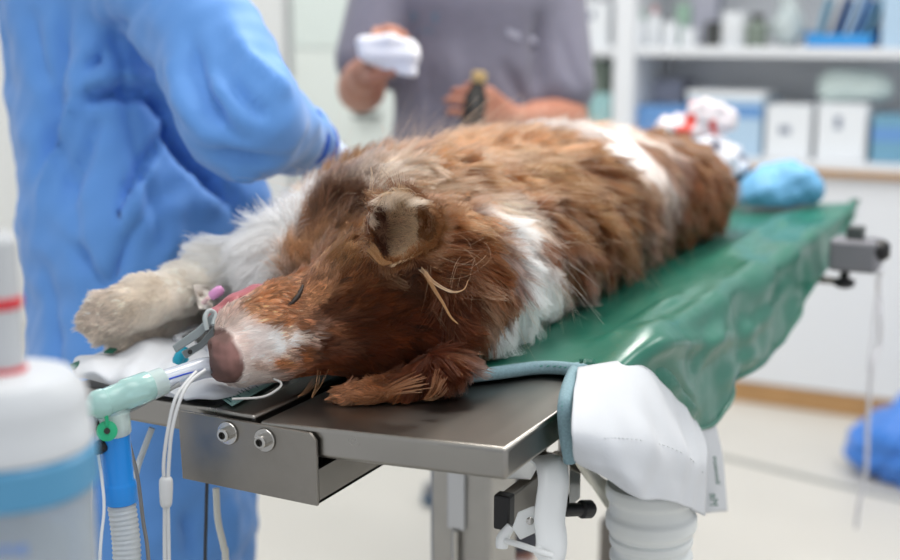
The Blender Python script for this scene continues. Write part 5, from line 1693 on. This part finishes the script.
# ---- the man in grey
MT = 2.5
mc = P(478, 60, t=MT)
mf = unit_((0.55, -0.83, 0.0))
mr = np.array([mf[1], -mf[0], 0.0])
mz = lambda z: np.array([mc[0], mc[1], z])
mshR, melR, mwrR = P(398, -62, t=2.47), P(361, 90, t=2.44), P(366, 72, t=2.23)
mshL, melL, mwrL = P(546, -58, t=2.52), P(566, 122, t=2.46), P(513, 121, t=2.33)
lg = mr * -0.03
JM = dict(pelvis=mz(0.93), waist=mz(1.08), chest=mz(1.30), neck=mz(1.50), head=mz(1.64), shR=mshR, elR=melR, wrR=mwrR, shL=mshL, elL=melL, wrL=mwrL,
          hipR=mz(0.90) + mr * 0.07 + lg, hipL=mz(0.90) - mr * 0.07 + lg, knR=mz(0.50) + mr * 0.035 + lg, knL=mz(0.50) - mr * 0.05 + lg, anR=mz(0.085) + mr * 0.03 + lg, anL=mz(0.085) - mr * 0.06 + lg, look=mz(1.64) + mf * 0.8 + [0.2, 0, -0.6])
vw_ = unit_(ray(480, 80))
hr_f = unit_(P(374, 44, t=2.17) - mwrR)
hl_f = unit_(P(484, 104, t=2.275) - mwrL)
mp_, mat_ = person('person in a grey short sleeved shirt holding gauze and a dark bottle behind the dog', JM, mf, M['skin_tan'],
                   {'R': (hr_f, unit_(np.array([-_cy, -_sy, 0.2])), 1, 0.95, 0, 0.95, 0.9), 'L': (hl_f, -vw_ + np.array([0, 0, 0.3]), -1, 0.72, 0, 0.95, 0.9)})
S = Solid(mz(0.80) - [0.36, 0.36, 0.06], mz(1.55) + [0.42, 0.36, 0.05], 0.0075)
rr_ = [(0.84, 0.128), (0.98, 0.120), (1.12, 0.118), (1.26, 0.124), (1.38, 0.112), (1.46, 0.075)]
for (z0, r0), (z1, r1) in zip(rr_[:-1], rr_[1:]):
    S.cone(mz(z0), mz(z1), r0, r1, 0.05, flat=(mr, 1.32))
for sh, el in ((mshR, melR), (mshL, melL)):
    S.cone(mz(1.42), sh, 0.075, 0.072, 0.04)
    e = sh + (el - sh) * 0.80
    S.cone(sh, e, 0.068, 0.066, 0.03)
S.cut(mz(0.86), (0, 0, -1), 0.004)
S.cut(mz(1.50), (0, 0, 1), 0.004)
sm_ = S.mesh('shirt', 3)
shirt = link('shirt', sm_, M['shirt'], mp_, smooth=True)
sbv = bvh_of(sm_)
crease(sm_, [([(410, 10), (408, 60), (402, 120)], 0.018, -0.010), ([(540, 10), (538, 60), (535, 95)], 0.016, -0.018), ([(450, 40), (455, 90), (450, 125)], 0.02, 0.008), ([(500, 60), (520, 95), (530, 110)], 0.016, -0.010), ([(430, 60), (428, 110)], 0.014, -0.007),
             ([(560, 30), (572, 70), (580, 90)], 0.014, -0.008)], sbv)
sbv = bvh_of(sm_)
# faded emblem on the chest and a white line over the pocket
for nm, quad, m_ in (('chest_emblem', [(411, 12), (437, 13), (437, 22), (412, 21)], mat('faded teal print', (98, 126, 146), 0.8)), ('emblem_line', [(420, 28), (434, 29), (433, 33), (421, 32)], mat('faded teal line', (104, 118, 136), 0.8)), ('pocket_print', [(506, 28), (520, 33), (536, 37), (537, 44), (520, 40), (508, 36)], mat('pale grey print', (168, 168, 184), 0.8))):
    ps = [hit(sbv, *q) for q in quad]
    if all(p is not None for p in ps):
        tw = -unit_(ray(470, 30))
        MB().prism([p + tw * 0.0008 for p in ps], tw * 0, tw * 0.0008).build(nm, m_, shirt)
Tz = Solid(mz(0.1) - [0.25, 0.25, 0.02], mz(0.95) + [0.25, 0.25, 0.05], 0.009)
for sd in ('R', 'L'):
    Tz.chain([JM['hip' + sd], JM['kn' + sd], JM['an' + sd] + [0, 0, 0.03]], [0.095, 0.066, 0.055], 0.02)
Tz.cone(mz(0.93), mz(0.84), 0.118, 0.11, 0.04, flat=(mr, 1.3))
Tz.cut(mz(0.10), (0, 0, -1), 0.004)
Tz.cut(mz(0.955), (0, 0, 1), 0.004)
link('trousers', Tz.mesh('trousers', 3), M['trouser'], mp_, smooth=True)
for who, JJ, ff in ((gp_, JG, gf), (mp_, JM, mf)):
    for sd in ('R', 'L'):
        a_ = JJ['an' + sd]
        Q = Solid(a_ - [0.25, 0.25, 0.1], a_ + [0.25, 0.25, 0.06], 0.006)
        Q.cone(a_ + [0, 0, -0.035] - ff * 0.035, a_ + ff * 0.16 + [0, 0, -0.05], 0.047, 0.038, 0.03)
        Q.cut((a_[0], a_[1], 0.002), (0, 0, -1), 0.003)
        Q.cut((a_[0], a_[1], 0.105), (0, 0, 1), 0.003)
        link('shoe', Q.mesh('shoe', 2), M['clog'], who, smooth=True)

# white gauze in his right hand
S = Solid(P(392, 60, t=2.14) - 0.16, P(392, 60, t=2.14) + 0.16, 0.004)
for (a_, b_, r_) in (((366, 44), (405, 46), 0.016), ((368, 50), (411, 52), 0.017), ((374, 58), (413, 62), 0.014), ((384, 64), (414, 72), 0.011), ((372, 42), (392, 40), 0.012)):
    S.cone(P(*a_, t=2.135), P(*b_, t=2.12), r_, r_ * 0.85, 0.010, flat=(vw_, 0.7))
gz = S.mesh('gauze', 2)
v_ = verts_of(gz)
set_verts(gz, v_ + normals_of(gz) * (0.003 * wob(v_, 22, 301)[:, 0])[:, None])
gz_o = link('gauze', gz, mat('white gauze', (240, 240, 246), 0.85, bump=0.0004, bscale=900), None, smooth=True)
tag(gz_o, 'crumpled white gauze held up in the hand of the person in grey', 'gauze')
# dark bottle with a tan stopper in his left hand
bt0, bt1 = P(471, 128, t=2.262), P(480, 72, t=2.262)
bo = empty('bottle', bt0, 'dark bottle with tan stopper held by the person in grey', 'bottle')
bl = np.linalg.norm(bt1 - bt0)
MB().lathe([(0.018, 0), (0.021, 0.003), (0.021, bl * 0.55), (0.013, bl * 0.72), (0.011, bl * 0.84)], bt0, bt1 - bt0, 28).build('body', mat('dark bottle glass', (44, 42, 40), 0.2), bo, smooth=True)
MB().lathe([(0.0125, bl * 0.80), (0.014, bl * 0.82), (0.014, bl * 0.98), (0.011, bl)], bt0, bt1 - bt0, 20).build('stopper', mat('tan stopper', (196, 168, 116), 0.6), bo, smooth=True)
# ------------------------------------------------------------------ things on the shelves
def colour(n, rgb, r=0.5):
    return mat(n, rgb, r)


B_ = {k: colour(k, c) for k, c in dict(card_white=(228, 232, 236), card_blue=(104, 150, 204), card_pale=(176, 202, 224), lavender=(178, 180, 194), green_grey=(124, 136, 126), teal_box=(150, 190, 192), navy=(58, 92, 142), tray_blue=(60, 152, 222), dark=(70, 72, 72),
                                           pink=(206, 160, 164), mint=(164, 198, 178), steelb=(112, 160, 186), mark=(120, 130, 150), black=(30, 30, 32)).items()}


def shelf_box(name, px0, px1, py0, z, dep, m, label, cat, group=None, y=YF + 0.05, band=None, mark=None, lid=False):
    """A box standing on a board: left and right edge and top in the photograph, front face at depth y."""
    a, b = P(px0, 100, y=y), P(px1, 100, y=y)
    zt = P((px0 + px1) / 2, py0, y=y)[2]
    x0_, x1_ = P(px0, py0, y=y)[0], P(px1, py0, y=y)[0]
    r = empty(name, ((x0_ + x1_) / 2, y, z), label, cat, group)
    z = z + 0.001
    MB().box((x0_, y, z), (x1_, y + dep, zt), 0.002).build('body', m, r)
    if band:
        (f0, f1, bm2) = band
        MB().box((x0_ + 0.001, y - 0.001, z + (zt - z) * f0), (x1_ - 0.001, y + 0.001, z + (zt - z) * f1)).build('printed_band', bm2, r)
    if mark:
        (u0, u1, v0, v1, mm) = mark
        MB().box((x0_ + (x1_ - x0_) * u0, y - 0.001, z + (zt - z) * v0), (x0_ + (x1_ - x0_) * u1, y + 0.001, z + (zt - z) * v1)).build('printed_mark', mm, r)
    if lid:
        MB().box((x0_ - 0.002, y - 0.002, zt - 0.02), (x1_ + 0.002, y + dep + 0.002, zt + 0.002), 0.002).build('lid', B_['card_white'], r)
    return r


def shelf_bottle(name, px, py0, rpx, z, m, cap, label, cat='bottle', group=None, y=YF + 0.08, neck=True):
    c = P(px, py0, y=y)
    rr = rpx / FPX * 4.2
    h = c[2] - z
    r = empty(name, (c[0], y, z), label, cat, group)
    prof = [(rr * 0.92, 0.001), (rr, 0.005), (rr, h * 0.66), (rr * 0.5, h * 0.78), (rr * 0.45, h * 0.82)] if neck else [(rr * 0.94, 0.001), (rr, 0.004), (rr, h * 0.9)]
    MB().lathe(prof, (c[0], y, z), (0, 0, 1), 24).build('body', m, r, smooth=True)
    MB().lathe([(rr * 0.55, h * 0.82), (rr * 0.55, h)] if neck else [(rr * 1.03, h * 0.88), (rr * 1.03, h)], (c[0], y, z), (0, 0, 1), 20).build('cap', cap, r, smooth=True)
    return r


# upper board
shelf_box('carton', 574, 609, 2, zs, 0.2, B_['card_white'], 'white carton on the short board beside the person in grey', 'box', mark=(0.45, 0.6, 0.6, 0.8, B_['mark']))
shelf_bottle('spray_bottle', 642, 12, 5, zs, B_['card_white'], B_['mint'], 'white bottle with mint cap next to the upright on the upper board')
shelf_bottle('spray_bottle', 655, 6, 6, zs, B_['card_white'], B_['pink'], 'white bottle with pink cap on the upper board')
shelf_bottle('pill_jar', 671, 22, 8, zs, B_['card_white'], B_['card_white'], 'short white jar on the upper board behind the cloth pile', 'jar', neck=False)
shelf_bottle('pill_jar', 690, 26, 8, zs, B_['card_white'], B_['lavender'], 'white jar with lavender lid on the upper board', 'jar', neck=False)
shelf_box('carton', 676, 690, 4, zs, 0.08, B_['mint'], 'narrow mint carton standing behind the white jars', 'box', y=YF + 0.16)
shelf_box('carton', 692, 716, -6, zs, 0.10, B_['lavender'], 'tall lavender grey carton behind the dark tin', 'box', y=YF + 0.17)
shelf_bottle('tin', 714, 22, 8, zs, B_['dark'], B_['black'], 'dark tin on the upper board beside the white tub', 'tin', neck=False)
shelf_bottle('tub', 735, 12, 12, zs, B_['card_white'], B_['card_white'], 'tall white tub in the middle of the upper board', 'tub', neck=False)
shelf_bottle('bottle', 758, 14, 10, zs, B_['green_grey'], B_['black'], 'grey green bottle on the upper board beside the clear bag')
# clear bag
Sb = Solid(P(792, 20, y=YF + 0.1) - 0.14, P(792, 20, y=YF + 0.1) + 0.2, 0.008)
bc_ = P(790, 40, y=YF + 0.12)
Sb.ell((bc_[0], bc_[1], zs + 0.055), (0.045, 0.06, 0.052), k=0.03)
Sb.cone((bc_[0] - 0.01, bc_[1], zs + 0.06), (bc_[0] - 0.02, bc_[1], zs + 0.17), 0.04, 0.02, 0.04)
Sb.cut((0, 0, zs + 0.002), (0, 0, -1))
mb_ = Sb.mesh('clear_bag', 2)
v_ = verts_of(mb_); set_verts(mb_, v_ + normals_of(mb_) * (0.006 * wob(v_, 14, 401)[:, 0])[:, None])
tag(link('clear_bag', mb_, mat('cloudy bag plastic', (206, 218, 220), 0.25, trans=0.3), None, smooth=True), 'clear plastic bag between grey bottle and blue tray', 'bag')
# blue tray with packets leaning in it
ta, tb = P(806, 46, y=YF + 0.06), P(872, 46, y=YF + 0.06)
tray = empty('tray', ((ta[0] + tb[0]) / 2, YF + 0.15, zs), 'bright blue tray holding leaning packets on the upper board', 'tray')
zt0 = zs + 0.001
mt_ = MB().box((ta[0], YF + 0.05, zt0), (tb[0], YF + 0.25, zt0 + 0.004))
for lo, hi in (((ta[0], YF + 0.05, zt0), (tb[0], YF + 0.054, zt0 + 0.038)), ((ta[0], YF + 0.246, zt0), (tb[0], YF + 0.25, zt0 + 0.06)), ((ta[0], YF + 0.05, zt0), (ta[0] + 0.004, YF + 0.25, zt0 + 0.045)), ((tb[0] - 0.004, YF + 0.05, zt0), (tb[0], YF + 0.25, zt0 + 0.045))):
    mt_.box(lo, hi, 0.001)
mt_.build('tray_body', B_['tray_blue'], tray)
for i, (cl, wd, name_) in enumerate((('steelb', 0.014, 'grey blue'), ('card_white', 0.012, 'white'), ('navy', 0.018, 'navy blue'), ('card_pale', 0.014, 'pale blue'), ('card_blue', 0.012, 'mid blue'), ('steelb', 0.013, 'steel blue'))):
    xk = ta[0] + 0.018 + i * 0.027
    rot = Matrix.Rotation(math.radians(13 + 1.5 * i), 3, 'Y')
    pk = MB().box((xk, YF + 0.075 + 0.01 * (i % 3), zt0 + 0.0085), (xk + wd, YF + 0.225, zt0 + 0.15 + 0.02 * (i % 2)), 0.003, rot=rot, about=(xk, YF + 0.15, zt0 + 0.0085)).build('packet', B_[cl], None)
    pos = ('first from the left', 'second from the left', 'third from the left', 'fourth from the left', 'fifth from the left', 'last on the right')[i]
    tag(pk, '%s packet leaning in the bright blue tray, %s' % (name_, pos), 'packet', 'packets in the blue tray')
shelf_box('carton', 884, 925, -8, zs, 0.2, B_['card_pale'], 'pale blue carton right of the blue tray', 'box')
# short lower bay and counter
shelf_box('storage_box', 583, 608, 60, zc, 0.2, B_['green_grey'], 'grey green box in the bay beside the person in grey', 'box', y=YF + 0.12)
shelf_box('carton', 590, 611, 94, zc, 0.07, B_['teal_box'], 'small teal carton in front of the grey green box', 'box', y=YF + 0.03)
shelf_box('carton', 637, 686, 106, zc, 0.16, B_['card_blue'], 'flat blue carton on the counter beside the upright', 'box', band=(0.05, 0.35, B_['card_white']))
shelf_box('folded_stack', 648, 682, 80, P(660, 105, y=YF + 0.1)[2] * 0 + zc, 0.15, B_['lavender'], 'lavender grey box behind the flat blue carton', 'box', y=YF + 0.215)
shelf_box('carton', 688, 763, 92, zc, 0.26, B_['card_pale'], 'large pale carton with a blue band on the counter behind the cloths', 'box', band=(0.60, 0.80, B_['card_blue']), lid=True)
shelf_box('carton', 767, 812, 105, zc, 0.2, B_['card_white'], 'white carton on the counter beside the large pale carton', 'box', mark=(0.3, 0.55, 0.45, 0.6, B_['mark']))
shelf_box('carton', 818, 868, 104, zc, 0.2, B_['card_white'], 'white carton on the counter under the mint wrapped roll', 'box', mark=(0.36, 0.5, 0.55, 0.78, B_['mark']))
shelf_box('carton', 873, 925, 116, zc, 0.2, B_['steelb'], 'blue carton at the right end of the counter', 'box', band=(0.45, 0.75, B_['card_blue']))
zr_ = P(843, 104, y=YF + 0.05)[2]
ra_, rb_ = P(829, 88, y=YF + 0.14), P(884, 90, y=YF + 0.14)
Sr = Solid((ra_[0] - 0.06, YF - 0.02, zr_ - 0.02), (rb_[0] + 0.06, YF + 0.32, zr_ + 0.2), 0.007)
Sr.cone((ra_[0] + 0.01, YF + 0.14, zr_ + 0.048), (rb_[0] - 0.02, YF + 0.14, zr_ + 0.05), 0.050, 0.044, 0.02)
Sr.cut((0, 0, zr_ + 0.002), (0, 0, -1))
mr_ = Sr.mesh('wrapped_roll', 2)
v_ = verts_of(mr_); set_verts(mr_, np.maximum(v_ + normals_of(mr_) * (0.006 * wob(v_, 12, 402)[:, 0])[:, None], [-9, -9, zr_ + 0.001]))
tag(link('wrapped_roll', mr_, mat('pale mint wrap', (204, 220, 218), 0.5), None, smooth=True), 'pale mint wrapped roll lying on a white carton', 'roll')

# ------------------------------------------------------------------ cloths at the far end of the table
zt_ = TZ + MAT_T + 0.012


def heap(name, parts, m, label, cat, seed, amp=0.006, f=14, vox=0.006, k=0.02, floor=None):
    pts = np.array([q for q, _ in parts])
    S = Solid(pts.min(0) - 0.16, pts.max(0) + 0.16, vox)
    for c, r in parts:
        S.ell(c, r, k=k)
    me = S.mesh(name, 2)
    v = verts_of(me)
    v = v + normals_of(me) * (amp * wob(v, f, seed)[:, 0] + amp * 0.6 * wob(v, f * 2.3, seed + 1)[:, 1])[:, None]
    if floor is not None:
        v[:, 2] = np.maximum(v[:, 2], floor)
    set_verts(me, v)
    return tag(link(name, me, m, None, smooth=True), label, cat)


def stripes(name, base, ink, scale, thr):
    m = mat(name, base, 0.85)
    nt = m.node_tree
    tc = nt.nodes.new('ShaderNodeTexCoord')
    n = nt.nodes.new('ShaderNodeTexNoise')
    n.inputs['Scale'].default_value = scale
    n.inputs['Detail'].default_value = 1
    n.inputs['Distortion'].default_value = 0.6
    nt.links.new(tc.outputs['Object'], n.inputs['Vector'])
    cr = nt.nodes.new('ShaderNodeValToRGB')
    cr.color_ramp.elements[0].position, cr.color_ramp.elements[0].color = thr, (*lin(base), 1)
    cr.color_ramp.elements[1].position, cr.color_ramp.elements[1].color = thr + 0.04, (*lin(ink), 1)
    nt.links.new(n.outputs['Fac'], cr.inputs['Fac'])
    nt.links.new(cr.outputs['Color'], nt.nodes['Principled BSDF'].inputs['Base Color'])
    return m


hz_ = zt_ + 0.004
a_ = P(704, 150, t=2.25)
heap('patterned_cloth', [((a_[0] + 0.01, a_[1], hz_ + 0.02), (0.065, 0.045, 0.035)), ((a_[0] + 0.03, a_[1] - 0.01, hz_ + 0.055), (0.055, 0.045, 0.032)), ((a_[0] + 0.02, a_[1], hz_ + 0.085), (0.045, 0.04, 0.02))],
     stripes('white cloth with grey blue print', (226, 228, 236), (92, 96, 112), 26, 0.50), 'crumpled white cloth with dark print lying behind the rump', 'cloth', 501, floor=hz_)
b_3 = P(693, 118, t=2.27)
heap('striped_cloth', [((b_3[0] - 0.02, b_3[1] + 0.02, b_3[2] - 0.02), (0.06, 0.035, 0.022)), ((b_3[0] + 0.02, b_3[1] + 0.02, b_3[2] + 0.006), (0.04, 0.03, 0.022)), ((b_3[0] + 0.045, b_3[1] + 0.02, b_3[2] - 0.008), (0.032, 0.03, 0.022))],
     stripes('white cloth with red print', (236, 228, 232), (222, 84, 74), 16, 0.58), 'white cloth with red stripes bunched on the printed cloth behind the rump', 'cloth', 511)
c_3 = P(782, 188, t=2.15)
heap('blue_drape', [((c_3[0], c_3[1], hz_ + 0.025), (0.066, 0.05, 0.04)), ((c_3[0] - 0.03, c_3[1] - 0.025, hz_ + 0.02), (0.042, 0.036, 0.035)), ((c_3[0] + 0.01, c_3[1], hz_ + 0.05), (0.05, 0.04, 0.02))], mat('light blue drape', (112, 176, 220), 0.45), 'light blue sheet folded in a heap at the far table end', 'cloth', 521, amp=0.004, floor=hz_)
# blue bag on the floor
d_3 = P(893, 489, z=0)
heap('blue_bag', [((d_3[0] + 0.02, d_3[1] + 0.10, 0.10), (0.16, 0.13, 0.10)), ((d_3[0] + 0.08, d_3[1] + 0.12, 0.16), (0.12, 0.12, 0.09)), ((d_3[0] - 0.07, d_3[1] + 0.09, 0.085), (0.07, 0.07, 0.06))], mat('blue plastic bag', (66, 128, 214), 0.35), 'blue plastic bag lying on the floor at the right', 'bag', 531, amp=0.014, f=7, vox=0.01, floor=0.002)
# foot pedal behind the column
e_3 = P(430, 508, z=0)
fp_ = empty('foot_pedal', e_3, 'grey foot pedal with a blue base on the floor behind the table column', 'pedal')
MB().box(e_3 + [-0.03, 0.0, 0.001], e_3 + [0.10, 0.20, 0.035], 0.012).build('base', mat('slate blue base', (74, 100, 124), 0.5), fp_)
MB().box(e_3 + [-0.03, 0.0, 0.036], e_3 + [0.10, 0.20, 0.075], 0.016, rot=Matrix.Rotation(math.radians(-16), 3, 'Y')).build('tread', mat('grey tread', (132, 134, 138), 0.6), fp_)
